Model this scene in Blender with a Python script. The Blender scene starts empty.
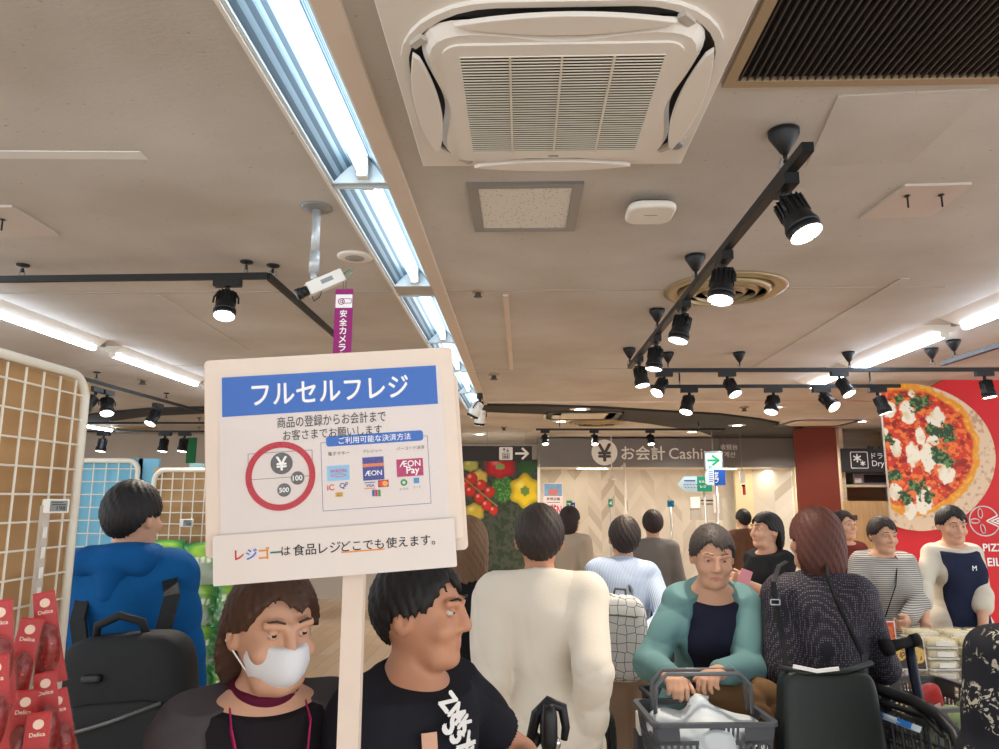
import bpy, math, random
import numpy as np
import openvdb as vdb
from mathutils import Vector, Matrix, Euler
random.seed(7); RNG = np.random.default_rng(11)
S = bpy.context.scene; COL = S.collection
R = math.radians; PI = math.pi
# ---------------------------------------------------------------- camera, world, exposure
FPX, PIT, YAW, ROLL, CZ, CEIL = 735.0, R(9.7), R(1.75), R(0.15), 1.68, 2.83
def ray(px, py):
    x = (px-499.5)/FPX; y = (374.5-py)/FPX
    c, s = math.cos(ROLL), math.sin(ROLL); x, y = c*x-s*y, s*x+c*y
    d = (x, math.cos(PIT)-y*math.sin(PIT), math.sin(PIT)+y*math.cos(PIT))
    c, s = math.cos(YAW), math.sin(YAW)
    return Vector((c*d[0]-s*d[1], s*d[0]+c*d[1], d[2]))
EYE = Vector((0, 0, CZ))
def at(px, py, Y): d = ray(px, py); return EYE + d*(Y/d.y)
def onz(px, py, z=CEIL): d = ray(px, py); return EYE + d*((z-CZ)/d.z)
cd = bpy.data.cameras.new('camera'); cam = bpy.data.objects.new('camera', cd); COL.objects.link(cam)
cd.sensor_width = 36; cd.lens = FPX/999*36; cd.clip_start = 0.05
f_ = ray(499.5, 374.5); r_ = (ray(500.5, 374.5)-f_).normalized(); u_ = (ray(499.5, 373.5)-f_).normalized(); f_.normalize()
cam.matrix_world = Matrix(((r_.x, u_.x, -f_.x, 0), (r_.y, u_.y, -f_.y, 0), (r_.z, u_.z, -f_.z, CZ), (0, 0, 0, 1)))
S.camera = cam
W = bpy.data.worlds.new('world'); S.world = W; W.use_nodes = True
W.node_tree.nodes['Background'].inputs[0].default_value = (0.93, 0.97, 1.0, 1)
W.node_tree.nodes['Background'].inputs[1].default_value = 1.35
S.view_settings.view_transform = 'Standard'; S.view_settings.look = 'None'
S.view_settings.gamma = 1; S.view_settings.use_curve_mapping = False
S.view_settings.exposure = 0.94
TUBE_E, LENS_E, SPOT_W = 15.0, 6.0, 40.0
S.cycles.max_bounces = 7; S.cycles.diffuse_bounces = 4
# ---------------------------------------------------------------- materials
def lin(c): return tuple(((x/255)/12.92 if x/255 <= .04045 else ((x/255+.055)/1.055)**2.4) for x in c)
MATS = {}
def mat(key, rgb=(200, 200, 200), rough=.6, metal=0, bump=0, bscale=60, var=0, vscale=8, spec=.4, emit=0, alpha=1, trans=0, coat=0):
    if key in MATS: return MATS[key]
    m = bpy.data.materials.new(key); m.use_nodes = True; nt = m.node_tree; b = nt.nodes['Principled BSDF']
    c = lin(rgb); b.inputs['Base Color'].default_value = (*c, 1)
    b.inputs['Roughness'].default_value = rough; b.inputs['Metallic'].default_value = metal
    b.inputs['Specular IOR Level'].default_value = spec; b.inputs['Alpha'].default_value = alpha
    if trans: b.inputs['Transmission Weight'].default_value = trans
    if coat: b.inputs['Coat Weight'].default_value = coat
    if emit:
        b.inputs['Emission Color'].default_value = (*c, 1); b.inputs['Emission Strength'].default_value = emit
    if var or bump:
        tc = nt.nodes.new('ShaderNodeTexCoord')
    if var:
        n = nt.nodes.new('ShaderNodeTexNoise'); n.inputs['Scale'].default_value = vscale; n.inputs['Detail'].default_value = 4
        nt.links.new(tc.outputs['Object'], n.inputs['Vector'])
        mx = nt.nodes.new('ShaderNodeMix'); mx.data_type = 'RGBA'
        mx.inputs['A'].default_value = (*[x*(1-var) for x in c], 1); mx.inputs['B'].default_value = (*[min(1, x*(1+var)) for x in c], 1)
        nt.links.new(n.outputs['Fac'], mx.inputs['Factor']); nt.links.new(mx.outputs['Result'], b.inputs['Base Color'])
    if bump:
        n2 = nt.nodes.new('ShaderNodeTexNoise'); n2.inputs['Scale'].default_value = bscale; n2.inputs['Detail'].default_value = 3
        nt.links.new(tc.outputs['Object'], n2.inputs['Vector'])
        bp = nt.nodes.new('ShaderNodeBump'); bp.inputs['Strength'].default_value = bump; bp.inputs['Distance'].default_value = .01
        nt.links.new(n2.outputs['Fac'], bp.inputs['Height']); nt.links.new(bp.outputs['Normal'], b.inputs['Normal'])
    MATS[key] = m; return m
def nodes(key, rough=.6, **kw):
    """a fresh principled material plus its node helpers"""
    m = mat(key, rough=rough, **kw); nt = m.node_tree; b = nt.nodes['Principled BSDF']
    tc = nt.nodes.new('ShaderNodeTexCoord')
    def N(t, **k):
        n = nt.nodes.new('ShaderNode'+t)
        for a, v in k.items():
            if a in n.inputs: n.inputs[a].default_value = v
            else: setattr(n, a, v)
        return n
    return m, nt, b, tc, N, nt.links.new
def ramp(nt, stops):
    r = nt.nodes.new('ShaderNodeValToRGB'); e = r.color_ramp.elements
    while len(e) < len(stops): e.new(.5)
    for k, (p, c) in enumerate(stops): e[k].position = p; e[k].color = (*lin(c), 1)
    return r
def vcol_mat(key, rough=.5, coat=0):
    if key in MATS: return MATS[key]
    m, nt, b, tc, N, L = nodes(key, rough=rough, coat=coat)
    a = N('Attribute', attribute_name='Col'); L(a.outputs['Color'], b.inputs['Base Color']); return m
def ceiling_mat():
    m, nt, b, tc, N, L = nodes('ceiling_board', rough=.85, spec=.2)
    mp = N('Mapping'); mp.inputs['Scale'].default_value = (38, 90, 1); mp.inputs['Rotation'].default_value = (0, 0, .6)
    L(tc.outputs['Object'], mp.inputs['Vector'])
    n = N('TexNoise', Scale=1.0, Detail=3.0, Roughness=.65); L(mp.outputs['Vector'], n.inputs['Vector'])
    r = ramp(nt, [(0, (120, 112, 104)), (.27, (150, 142, 134)), (.33, (207, 203, 198)), (1, (207, 203, 198))]); L(n.outputs['Fac'], r.inputs['Fac'])
    n2 = N('TexNoise', Scale=1.3, Detail=4.0); L(tc.outputs['Object'], n2.inputs['Vector'])
    r2 = ramp(nt, [(.3, (226, 221, 214)), (.7, (255, 255, 255))]); L(n2.outputs['Fac'], r2.inputs['Fac'])
    mx = N('Mix', data_type='RGBA', blend_type='MULTIPLY'); mx.inputs['Factor'].default_value = 1
    L(r.outputs['Color'], mx.inputs['A']); L(r2.outputs['Color'], mx.inputs['B']); L(mx.outputs['Result'], b.inputs['Base Color'])
    bp = N('Bump', Strength=.25, Distance=.004); L(n.outputs['Fac'], bp.inputs['Height']); L(bp.outputs['Normal'], b.inputs['Normal'])
    return m
def wood_mat(key, a, c, scale=(2, 30, 30), rough=.5):
    m, nt, b, tc, N, L = nodes(key, rough=rough)
    mp = N('Mapping'); mp.inputs['Scale'].default_value = scale; L(tc.outputs['Object'], mp.inputs['Vector'])
    n = N('TexNoise', Scale=1.0, Detail=5.0, Distortion=.4); L(mp.outputs['Vector'], n.inputs['Vector'])
    r = ramp(nt, [(.3, a), (.7, c)]); L(n.outputs['Fac'], r.inputs['Fac']); L(r.outputs['Color'], b.inputs['Base Color']); return m
def floor_mat():
    m, nt, b, tc, N, L = nodes('wood_floor', rough=.35)
    mp = N('Mapping'); mp.inputs['Rotation'].default_value = (0, 0, PI/2); L(tc.outputs['Object'], mp.inputs['Vector'])
    br = N('TexBrick', Scale=1.0); br.inputs['Brick Width'].default_value = 1.2; br.inputs['Row Height'].default_value = .15
    br.inputs['Mortar Size'].default_value = .002; br.inputs['Color1'].default_value = (*lin((198, 175, 148)), 1)
    br.inputs['Color2'].default_value = (*lin((184, 154, 120)), 1); br.inputs['Mortar'].default_value = (*lin((110, 70, 36)), 1)
    L(mp.outputs['Vector'], br.inputs['Vector']); L(br.outputs['Color'], b.inputs['Base Color']); return m
def dots_mat(key, base, dot, scale, thr=.33, rough=.7):
    m, nt, b, tc, N, L = nodes(key, rough=rough, spec=.2)
    v = N('TexVoronoi', Scale=scale, Randomness=.25); L(tc.outputs['Object'], v.inputs['Vector'])
    r = ramp(nt, [(thr-.06, dot), (thr+.06, base)]); L(v.outputs['Distance'], r.inputs['Fac']); L(r.outputs['Color'], b.inputs['Base Color']); return m
def lines_mat(key, base, line, scale, thr=.04, rough=.6):
    m, nt, b, tc, N, L = nodes(key, rough=rough)
    v = N('TexVoronoi', Scale=scale, feature='DISTANCE_TO_EDGE', Randomness=.35); L(tc.outputs['Object'], v.inputs['Vector'])
    r = ramp(nt, [(thr*.6, line), (thr, base)]); L(v.outputs['Distance'], r.inputs['Fac']); L(r.outputs['Color'], b.inputs['Base Color'])
    return m
def stripe_mat(key, a, c, scale, axis='Z', thr=.5):
    m, nt, b, tc, N, L = nodes(key, rough=.75, spec=.2)
    w = N('TexWave', Scale=scale, Distortion=.6, bands_direction=axis); L(tc.outputs['Object'], w.inputs['Vector'])
    r = ramp(nt, [(thr-.08, a), (thr+.08, c)]); L(w.outputs['Fac'], r.inputs['Fac']); L(r.outputs['Color'], b.inputs['Base Color']); return m
def floral_mat(key):
    m, nt, b, tc, N, L = nodes(key, rough=.75, spec=.2)
    n = N('TexNoise', Scale=13.0, Detail=1.0); L(tc.outputs['Object'], n.inputs['Vector'])
    n2 = N('TexNoise', Scale=55.0, Detail=2.0, Distortion=1.5); L(tc.outputs['Object'], n2.inputs['Vector'])
    r = ramp(nt, [(.5, (0, 0, 0)), (.55, (255, 255, 255))]); L(n.outputs['Fac'], r.inputs['Fac'])
    r2 = ramp(nt, [(.55, (0, 0, 0)), (.6, (255, 255, 255))]); L(n2.outputs['Fac'], r2.inputs['Fac'])
    mm = N('Mix', data_type='RGBA', blend_type='MULTIPLY'); mm.inputs['Factor'].default_value = 1
    L(r.outputs['Color'], mm.inputs['A']); L(r2.outputs['Color'], mm.inputs['B'])
    mx = N('Mix', data_type='RGBA'); mx.inputs['A'].default_value = (*lin((26, 27, 34)), 1); mx.inputs['B'].default_value = (*lin((170, 165, 150)), 1)
    L(mm.outputs['Result'], mx.inputs['Factor']); L(mx.outputs['Result'], b.inputs['Base Color']); return m
def speckle_mat():
    m, nt, b, tc, N, L = nodes('speckled_tile', rough=.8)
    v = N('TexVoronoi', Scale=75.0); L(tc.outputs['Object'], v.inputs['Vector'])
    r = ramp(nt, [(.15, (96, 90, 84)), (.21, (222, 218, 210))]); L(v.outputs['Distance'], r.inputs['Fac']); L(r.outputs['Color'], b.inputs['Base Color']); return m
white = mat('white_plastic', (232, 228, 220), .45); offw = mat('cream_plastic', (226, 220, 206), .5, var=.04)
black = mat('black_metal', (24, 25, 27), .45, bump=.05); blackp = mat('black_plastic', (18, 19, 21), .4, bump=.05)
grey = mat('grey_metal', (150, 152, 154), .4, .6); dgrey = mat('dark_grey_panel', (84, 82, 80), .5, var=.05)
chrome = mat('chrome', (200, 200, 204), .2, 1); ink = mat('dark_ink', (50, 46, 50), .6); wht = mat('white_ink', (245, 245, 242), .5)
beigem = mat('beige_trim', (214, 198, 182), .7, var=.05)
tubeE = mat('lit_tube', (222, 238, 255), emit=TUBE_E); tubeT = mat('lit_trough_tube', (225, 242, 255), emit=6); lensE = mat('lit_lens', (255, 246, 232), emit=LENS_E)
dlE = mat('lit_downlight', (255, 246, 230), emit=8)
# ---------------------------------------------------------------- mesh builder
TXT = {}
def text_mesh(s, bold=0.0):
    k = (s, bold)
    if k not in TXT:
        c = bpy.data.curves.new('t', 'FONT'); c.body = s; c.offset = bold; c.resolution_u = 3; c.align_x = 'LEFT'
        o = bpy.data.objects.new('t', c); COL.objects.link(o); bpy.context.view_layer.update()
        me = bpy.data.meshes.new_from_object(o.evaluated_get(bpy.context.evaluated_depsgraph_get()))
        vs = np.array([v.co[:] for v in me.vertices]); fs = [tuple(p.vertices) for p in me.polygons]
        bpy.data.objects.remove(o); bpy.data.curves.remove(c); bpy.data.meshes.remove(me); TXT[k] = (vs, fs)
    return TXT[k]
class MB:
    def __init__(s): s.v = []; s.f = []; s.m = []; s.sm = []
    def add(s, vs, fs, mi=0, sm=False):
        o = len(s.v); s.v += [tuple(p) for p in vs]; s.f += [tuple(i+o for i in f) for f in fs]
        s.m += [mi]*len(fs); s.sm += [sm]*len(fs); return s
    def bx(s, x0, x1, y0, y1, z0, z1, mi=0):
        v = [(x, y, z) for z in (z0, z1) for y in (y0, y1) for x in (x0, x1)]
        return s.add(v, [(0, 2, 3, 1), (4, 5, 7, 6), (0, 1, 5, 4), (2, 6, 7, 3), (0, 4, 6, 2), (1, 3, 7, 5)], mi)
    def box(s, c, d, mi=0, M=None):
        v = [Vector((sx*d[0]/2, sy*d[1]/2, sz*d[2]/2)) for sz in (-1, 1) for sy in (-1, 1) for sx in (-1, 1)]
        if M is not None: v = [M @ p for p in v]
        v = [p+Vector(c) for p in v]
        return s.add(v, [(0, 2, 3, 1), (4, 5, 7, 6), (0, 1, 5, 4), (2, 6, 7, 3), (0, 4, 6, 2), (1, 3, 7, 5)], mi)
    def tube(s, pts, r, n=8, mi=0, closed=False, cap=True, flat=1.0, up=None):
        pts = [Vector(p) for p in pts]; rs = r if isinstance(r, (list, tuple)) else [r]*len(pts)
        k = len(pts); vs = []; a = None
        for i, p in enumerate(pts):
            t = (pts[(i+1) % k]-pts[i-1]) if closed else (pts[min(i+1, k-1)]-pts[max(i-1, 0)])
            t.normalize()
            if up is not None: a = Vector(up)
            elif a is None: a = Vector((0, 0, 1)) if abs(t.z) < .9 else Vector((1, 0, 0))
            b = t.cross(a)
            if b.length < 1e-6: b = t.cross(Vector((1, 0.1, 0)))
            b.normalize(); a = b.cross(t).normalized()
            for j in range(n):
                w = 2*PI*j/n+(PI/4 if n == 4 else 0); vs.append(p+(b*math.cos(w)*flat+a*math.sin(w))*rs[i])
        fs = []
        for i in range(k if closed else k-1):
            for j in range(n):
                i2 = (i+1) % k; fs.append((i*n+j, i*n+(j+1) % n, i2*n+(j+1) % n, i2*n+j))
        if cap and not closed: fs += [tuple(range(n))[::-1], tuple((k-1)*n+j for j in range(n))]
        return s.add(vs, fs, mi, n > 5)
    def lathe(s, prof, n=24, mi=0, M=None, c=(0, 0, 0), sm=True, arc=None):
        vs = []; k = len(prof)
        for r, z in prof:
            for j in range(n):
                w = 2*PI*j/n; p = Vector((r*math.cos(w), r*math.sin(w), z))
                if M is not None: p = M @ p
                vs.append(p+Vector(c))
        fs = [(i*n+j, i*n+(j+1) % n, (i+1)*n+(j+1) % n, (i+1)*n+j) for i in range(k-1) for j in range(n)]
        if prof[0][0] > 1e-5: fs.append(tuple(range(n))[::-1])
        if prof[-1][0] > 1e-5: fs.append(tuple((k-1)*n+j for j in range(n)))
        return s.add(vs, fs, mi, sm)
    def prism(s, poly, y0, y1, mi=0, ax='y', sm=False):
        n = len(poly)
        def P(a, b, t): return {'y': (a, t, b), 'z': (a, b, t), 'x': (t, a, b)}[ax]
        vs = [P(a, b, y0) for a, b in poly]+[P(a, b, y1) for a, b in poly]
        fs = [tuple(range(n)), tuple(range(2*n-1, n-1, -1))]+[(i, i+n, (i+1) % n+n, (i+1) % n) for i in range(n)]
        return s.add(vs, fs, mi, sm)
    def ring(s, outer, inner, t0, t1, mi=0, ax='y'):
        n = len(outer)
        def P(a, b, t): return {'y': (a, t, b), 'z': (a, b, t), 'x': (t, a, b)}[ax]
        vs = [P(a, b, t) for pl in (outer, inner) for t in (t0, t1) for a, b in pl]
        fs = []
        for i in range(n):
            j = (i+1) % n
            fs += [(i, j, n+j, n+i), (2*n+j, 2*n+i, 3*n+i, 3*n+j), (i, 2*n+i, 2*n+j, j), (n+j, 3*n+j, 3*n+i, n+i)]
        return s.add(vs, fs, mi)
    def sph(s, c, r, nu=16, nv=10, mi=0):
        r = (r, r, r) if not hasattr(r, '__len__') else r
        vs = [(c[0], c[1], c[2]+r[2])]
        for i in range(1, nv):
            t = PI*i/nv
            for j in range(nu):
                w = 2*PI*j/nu; vs.append((c[0]+r[0]*math.sin(t)*math.cos(w), c[1]+r[1]*math.sin(t)*math.sin(w), c[2]+r[2]*math.cos(t)))
        vs.append((c[0], c[1], c[2]-r[2])); fs = []
        for j in range(nu):
            k = (j+1) % nu; fs.append((0, 1+j, 1+k))
            for i in range(nv-2): a = 1+i*nu; fs.append((a+j, a+nu+j, a+nu+k, a+k))
            a = 1+(nv-2)*nu; fs.append((a+j, len(vs)-1, a+k))
        return s.add(vs, fs, mi, True)
    def text(s, t, x, z, w=None, h=None, y=0, mi=0, bold=.0, rot=0, ital=0):
        vs, fs = text_mesh(t, 0.0)
        if not len(vs): return s
        if bold:
            q = bold*.8; A = vs; n = len(A); sh = [(0, 0), (q, 0), (-q, 0), (0, q), (0, -q)]
            vs = np.concatenate([A+np.array((a, b, 0)) for a, b in sh]); fs = [tuple(i+n*k for i in f) for k in range(5) for f in fs]; stag = np.repeat(np.arange(5), n)
        else: stag = np.zeros(len(vs))
        lo, hi = vs.min(0), vs.max(0); d = hi-lo
        k = w/d[0] if w else h/d[1]; kz = h/d[1] if (h and w) else k
        c, q = math.cos(rot), math.sin(rot); out = []
        for p, sg_ in zip(vs, stag):
            a = (p[0]-(lo[0]+hi[0])/2)*k; b = (p[1]-(lo[1]+hi[1])/2)*kz; a += ital*b
            out.append((x+c*a-q*b, y-sg_*max(4e-5, 2e-3*k), z+q*a+c*b))
        return s.add(out, fs, mi)
    def mesh(s, name):
        me = bpy.data.meshes.new(name); me.from_pydata(s.v, [], s.f)
        me.polygons.foreach_set('material_index', s.m); me.polygons.foreach_set('use_smooth', s.sm); me.update(); return me
    def build(s, name, ms, parent=None, loc=(0, 0, 0), rot=(0, 0, 0), bevel=0, seg=2):
        return O(name, s.mesh(name), ms, parent, loc, rot, bevel, seg)
def O(name, me, ms=None, parent=None, loc=(0, 0, 0), rot=(0, 0, 0), bevel=0, seg=2):
    o = bpy.data.objects.new(name, me); COL.objects.link(o); o.location = loc; o.rotation_euler = rot
    if ms is not None and not len(me.materials):
        for q in (ms if isinstance(ms, (list, tuple)) else [ms]): me.materials.append(q)
    if parent: o.parent = parent
    if bevel:
        b = o.modifiers.new('b', 'BEVEL'); b.width = bevel; b.segments = seg; b.limit_method = 'ANGLE'
    return o
def T(name, label, cat, loc=(0, 0, 0), rot=0, group=None):
    o = bpy.data.objects.new(name, None); COL.objects.link(o); o.empty_display_size = .1; o.location = loc
    o.rotation_euler = rot if hasattr(rot, '__len__') else (0, 0, rot); return tag(o, label, cat, group)
def tag(o, label, cat, group=None):
    o['label'] = label; o['category'] = cat
    if group: o['group'] = group
    return o
def struct(o, label=None):
    o['kind'] = 'structure'
    if label: o['label'] = label
    return o
def dup(o, parent=None, loc=None, rot=None, label=None):
    c = o.copy(); COL.objects.link(c); c.parent = parent
    if loc is not None: c.location = loc
    if rot is not None: c.rotation_euler = rot
    if label: c['label'] = label
    for ch in o.children: dup(ch, c)
    return c
def rrect(x, z, w, h, r, n=6):
    p = []
    for cx, cz, a0 in ((x+w/2-r, z+h/2-r, 0), (x-w/2+r, z+h/2-r, PI/2), (x-w/2+r, z-h/2+r, PI), (x+w/2-r, z-h/2+r, 1.5*PI)):
        p += [(cx+r*math.cos(a0+PI/2*i/n), cz+r*math.sin(a0+PI/2*i/n)) for i in range(n+1)]
    return p
def circ(x, z, r, n=28, rz=None): return [(x+r*math.cos(2*PI*i/n), z+(rz or r)*math.sin(2*PI*i/n)) for i in range(n)]
def arcpts(fn, n): return [fn(i/n) for i in range(n+1)]
# ================================================================ the shell of the shop
CM = ceiling_mat(); XL, XR = -.70, -.485
wallm = mat('wall_paint', (206, 198, 188), .8, var=.04)
m = MB(); m.bx(-10, XL, -3, 15.5, CEIL, CEIL+.1); m.bx(XR, 8, -3, 15.5, CEIL, CEIL+.1); m.bx(XL, XR, 9.45, 15.5, CEIL, CEIL+.1); m.bx(XL, XR, 3.87, 4.03, CEIL, CEIL+.1)
m.bx(-.76, -.44, -3, 9.6, CEIL+.1, CEIL+.25)
struct(m.build('ceiling', CM))
struct(MB().bx(-10, 8, -3, 15.5, -.1, 0).build('floor', floor_mat()))
struct(MB().bx(-10.1, -10, 6, 15.5, 0, CEIL).build('wall_left', wallm))
struct(MB().bx(8, 8.1, 7, 15.5, 0, CEIL).build('wall_right', wallm))
struct(MB().bx(-10, 8, 15.4, 15.5, 0, CEIL).build('wall_back', wallm))
# ceiling seams and cover strips
def strip(n, a, b, w, t, mt, z=CEIL):
    a, b = Vector((a[0], a[1], 0)), Vector((b[0], b[1], 0)); d = (b-a).normalized(); q = Vector((-d.y, d.x, 0))*w/2
    v = [a-q, b-q, b+q, a+q]; return struct(MB().prism([(p.x, p.y) for p in v], z-t, z+.001, ax='z').build('trim_%d' % n, mt))
seam = mat('seam_line', (176, 168, 158), .8)
strip(1, (-.452, -1), (-.452, 9.4), .066, .018, beigem)
strip(2, (XL-.006, -1), (XL-.006, 9.4), .012, .01, white)
strip(3, (-9, 3.95), (XL, 3.95), .014, .004, seam); strip(4, (-.42, 3.95), (.8, 3.95), .012, .004, seam)
p, q = onz(503, 288), onz(510, 376); strip(5, (-.09, 4.03), (-.09, 6.4), .03, .012, beigem)
strip(6, (-.42, 6.45), (7, 6.3), .012, .004, seam); strip(7, onz(752, 369).to_2d(), onz(905, 278).to_2d(), .05, .006, CM)
strip(8, (-.42, 8.6), (7.5, 8.6), .05, .02, beigem); strip(9, (1.3, 3.93), (2.3, 3.93), .01, .003, seam)
strip(10, (-9, 6.2), (XL, 6.2), .014, .004, seam); strip(11, onz(158, 295).to_2d(), onz(248, 350).to_2d(), .03, .004, CM)
strip(12, onz(-40, 154).to_2d(), onz(144, 155).to_2d(), .055, .003, mat('white_tape', (228, 226, 222), .6))
# dark curved band in the far ceiling
bandm = mat('dark_ceiling_band', (46, 46, 48), .7, var=.05)
def band(n, edge):
    top = [onz(*p) for p in edge[0]]; bot = [onz(*p) for p in edge[1]]
    poly = [(p.x, p.y) for p in top]+[(p.x, p.y) for p in bot[::-1]]
    struct(MB().prism(poly, CEIL-.03, CEIL+.001, ax='z').build('trim_%d' % n, bandm))
band(13, ([(476, 409.5), (540, 412), (600, 416), (650, 422), (700, 430), (720, 437)], [(476, 403.5), (540, 404), (600, 406), (650, 409), (720, 413), (760, 418), (800, 426), (832, 437)][::1]))
band(14, ([(80, 423.5), (110, 419.5), (150, 414), (205, 411.5)], [(80, 414.5), (110, 411), (150, 407.5), (205, 406)]))
# back wall of the checkout bay
Yb = 13.5
def X(px, Y): return at(px, 480, Y).x
x0, x1 = X(540, Yb), X(796, Yb); zb = at(660, 467, Yb).z
herr = None
m, nt, b, tc, N, L = nodes('herringbone_boards', rough=.55)
sx = N('SeparateXYZ'); L(tc.outputs['Object'], sx.inputs[0])
def MA(op, a, c=None):
    n = N('Math', operation=op)
    for i, v in enumerate((a, c)):
        if v is None: continue
        if isinstance(v, (int, float)): n.inputs[i].default_value = v
        else: L(v, n.inputs[i])
    return n.outputs[0]
xx = MA('DIVIDE', sx.outputs['X'], .52); tri = MA('ABSOLUTE', MA('SUBTRACT', MA('FRACT', xx), .5))
zz = MA('ADD', MA('DIVIDE', sx.outputs['Z'], .2), MA('MULTIPLY', tri, 3.4)); row = MA('FLOOR', zz)
half = MA('FLOOR', MA('MULTIPLY', xx, 2.0))
wn = N('TexWhiteNoise', noise_dimensions='2D'); cb = N('CombineXYZ'); L(row, cb.inputs[0]); L(half, cb.inputs[1]); L(cb.outputs[0], wn.inputs['Vector'])
r = ramp(nt, [(0, (192, 182, 166)), (.3, (214, 206, 192)), (1, (226, 219, 206))]); L(wn.outputs['Value'], r.inputs['Fac']); L(r.outputs['Color'], b.inputs['Base Color'])
HERR = m
struct(MB().bx(x0, x1, Yb+1.2, Yb+1.25, 0, zb+.02).build('wall_checkout', HERR))
struct(MB().bx(x0, x1, Yb+.15, Yb+1.25, zb, zb+.06).build('ceiling_checkout', white))
struct(MB().bx(x1-.02, x1+.1, Yb, Yb+1.2, 0, zb).build('wall_jamb', mat('cream_jamb', (228, 216, 180), .6)))
pa = X(738, Yb+.7)
struct(MB().bx(pa, x1-.02, Yb+.9, Yb+1.0, 0, zb).build('wall_alcove', mat('cream_wall', (222, 208, 168), .7)))
m = MB(); m.prism([(x1-.05, Yb+.1), (x1-.02, Yb+.1), (x1-.02, Yb+.9), (x1-.5, Yb+.9)], 0, zb, ax='z'); struct(m.build('wall_splay', HERR))
struct(MB().bx(x0-.05, x0, Yb-.02, Yb+1.2, 0, zb).build('trim_15', white))
# grey CASHIER fascia
fasc = mat('fascia_grey', (122, 120, 120), .5, var=.04)
t = T('cashier_fascia', 'wide dark grey fascia sign reading Cashier with a white yen circle', 'sign', (x0, Yb, zb))
w = x1-x0; h = CEIL-zb
MB().bx(0, w-1.33*w/4.6, 0, .15, 0, h-.03).build('panel', fasc, t); MB().bx(w-1.33*w/4.6+.01, w, 0, .15, 0, h-.005).build('side_panel', fasc, t)
def fx(px): return X(px, Yb)-x0
def fz(py): return at(660, py, Yb).z-zb
m = MB(); cx = fx(605); cz = fz(452.5); rr = .235
m.prism(circ(cx, cz, rr), -.012, 0, 0); m.build('yen_disc', wht, t)
MB().text('¥', cx, cz, h=.33, y=-.016, bold=.03).build('yen_symbol', dgrey, t)
m = MB(); m.text('お会計', fx(644), fz(453), w=fx(666)-fx(622), y=-.006, bold=.018); m.text('Cashier', fx(694), fz(453.5), w=fx(722)-fx(668)-.1, y=-.006, bold=.01)
m.text('收银台', fx(730.5), fz(447), w=fx(739)-fx(722), y=-.006, bold=.01); m.text('계산', fx(731), fz(454.5), w=fx(737)-fx(725.5), y=-.006, bold=.01); m.build('lettering', wht, t)
# red-brown wall and the wooden dry ice bay at the right
redb = mat('red_brown_wall', (126, 56, 40), .7, var=.05)
xr0, xr1 = x1+.1, X(840, 12.6)
struct(MB().bx(X(797, 11.75), X(839, 11.75), 11.74, 11.79, 0, CEIL).build('wall_red', redb))
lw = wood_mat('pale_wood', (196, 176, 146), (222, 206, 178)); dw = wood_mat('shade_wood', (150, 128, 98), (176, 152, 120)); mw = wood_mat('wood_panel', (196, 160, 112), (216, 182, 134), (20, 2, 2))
ya = 11.8; xa = X(842, ya); xb = X(905, ya)
def az(py): return at(860, py, ya).z
t = T('dry_ice_cabinet', 'pale wooden cabinet bay with open shelf below the dry ice sign', 'cabinet', (xa, ya, 0)); wA = xb-xa
MB().bx(0, .06, 0, .6, 0, CEIL-.01).build('side_panel', lw, t); MB().bx(wA-.06, wA, 0, .6, 0, CEIL-.01).build('side_panel', lw, t)
MB().bx(.06, wA-.06, .55, .6, 0, CEIL-.01).build('back_panel', dw, t); MB().bx(.06, wA-.06, .02, .55, az(487), az(484.5)).build('shelf', lw, t)
MB().bx(-.02, wA-.02, -.05, 0, .02, az(501)).build('front_panel', mw, t)
m = MB().bx(.05, .05+.12, -.056, -.05, az(520), az(515)); m.build('socket_plate', dgrey, t)
t = T('dry_ice_machine', 'silver dry ice machine with black display on the wooden shelf', 'machine', (X(855, ya), ya+.05, az(484.5)))
MB().bx(0, .75, 0, .4, .005, az(473)-az(484.5)).build('body', grey, t, bevel=.01); MB().bx(.16, .7, -.006, 0, .03, az(474.5)-az(484.5)).build('display', blackp, t)
MB().bx(.02, .12, -.004, 0, .03, .1).build('button_plate', white, t)
s = 1/FPX*ya
t = T('dry_ice_sign', 'dark grey dry ice sign with white snowflake icon', 'sign', (X(840.5, ya), ya-.12, az(472))); hh = az(449)-az(472)
MB().bx(0, .9, 0, .05, 0, hh).build('board', mat('sign_charcoal', (60, 62, 64), .8, spec=.1), t)
m = MB(); c = (.26, hh/2); m.ring(rrect(c[0], c[1], .27, .26, .02), rrect(c[0], c[1], .25, .24, .015), -.006, 0)
def flake(m, x, z, r, wd):
    for k in range(3):
        a = PI/6+PI/3*k; dx, dz = math.cos(a)*r, math.sin(a)*r; nx, nz = -math.sin(a)*wd, math.cos(a)*wd
        m.prism([(x-dx-nx, z-dz-nz), (x+dx-nx, z+dz-nz), (x+dx+nx, z+dz+nz), (x-dx+nx, z-dz+nz)], -.006-k*.0005, 0)
flake(m, .23, hh/2+.03, .065, .01); flake(m, .31, hh/2-.05, .04, .007)
m.text('ドライアイス', .46+.29, hh*.68, w=.6, y=-.006, bold=.012); m.text('Dry ice', .46+.17, hh*.32, w=.36, y=-.006, bold=.012); m.build('lettering', wht, t)
MB().bx(.35, .4, .01, .17, hh*.3, hh*.7).build('bracket', grey, t); m = MB(); m.bx(.42, .5, .0, .05, hh, hh+.035); m.bx(.6, .68, 0, .05, hh, hh+.035); m.build('clip', blackp, t)
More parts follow.
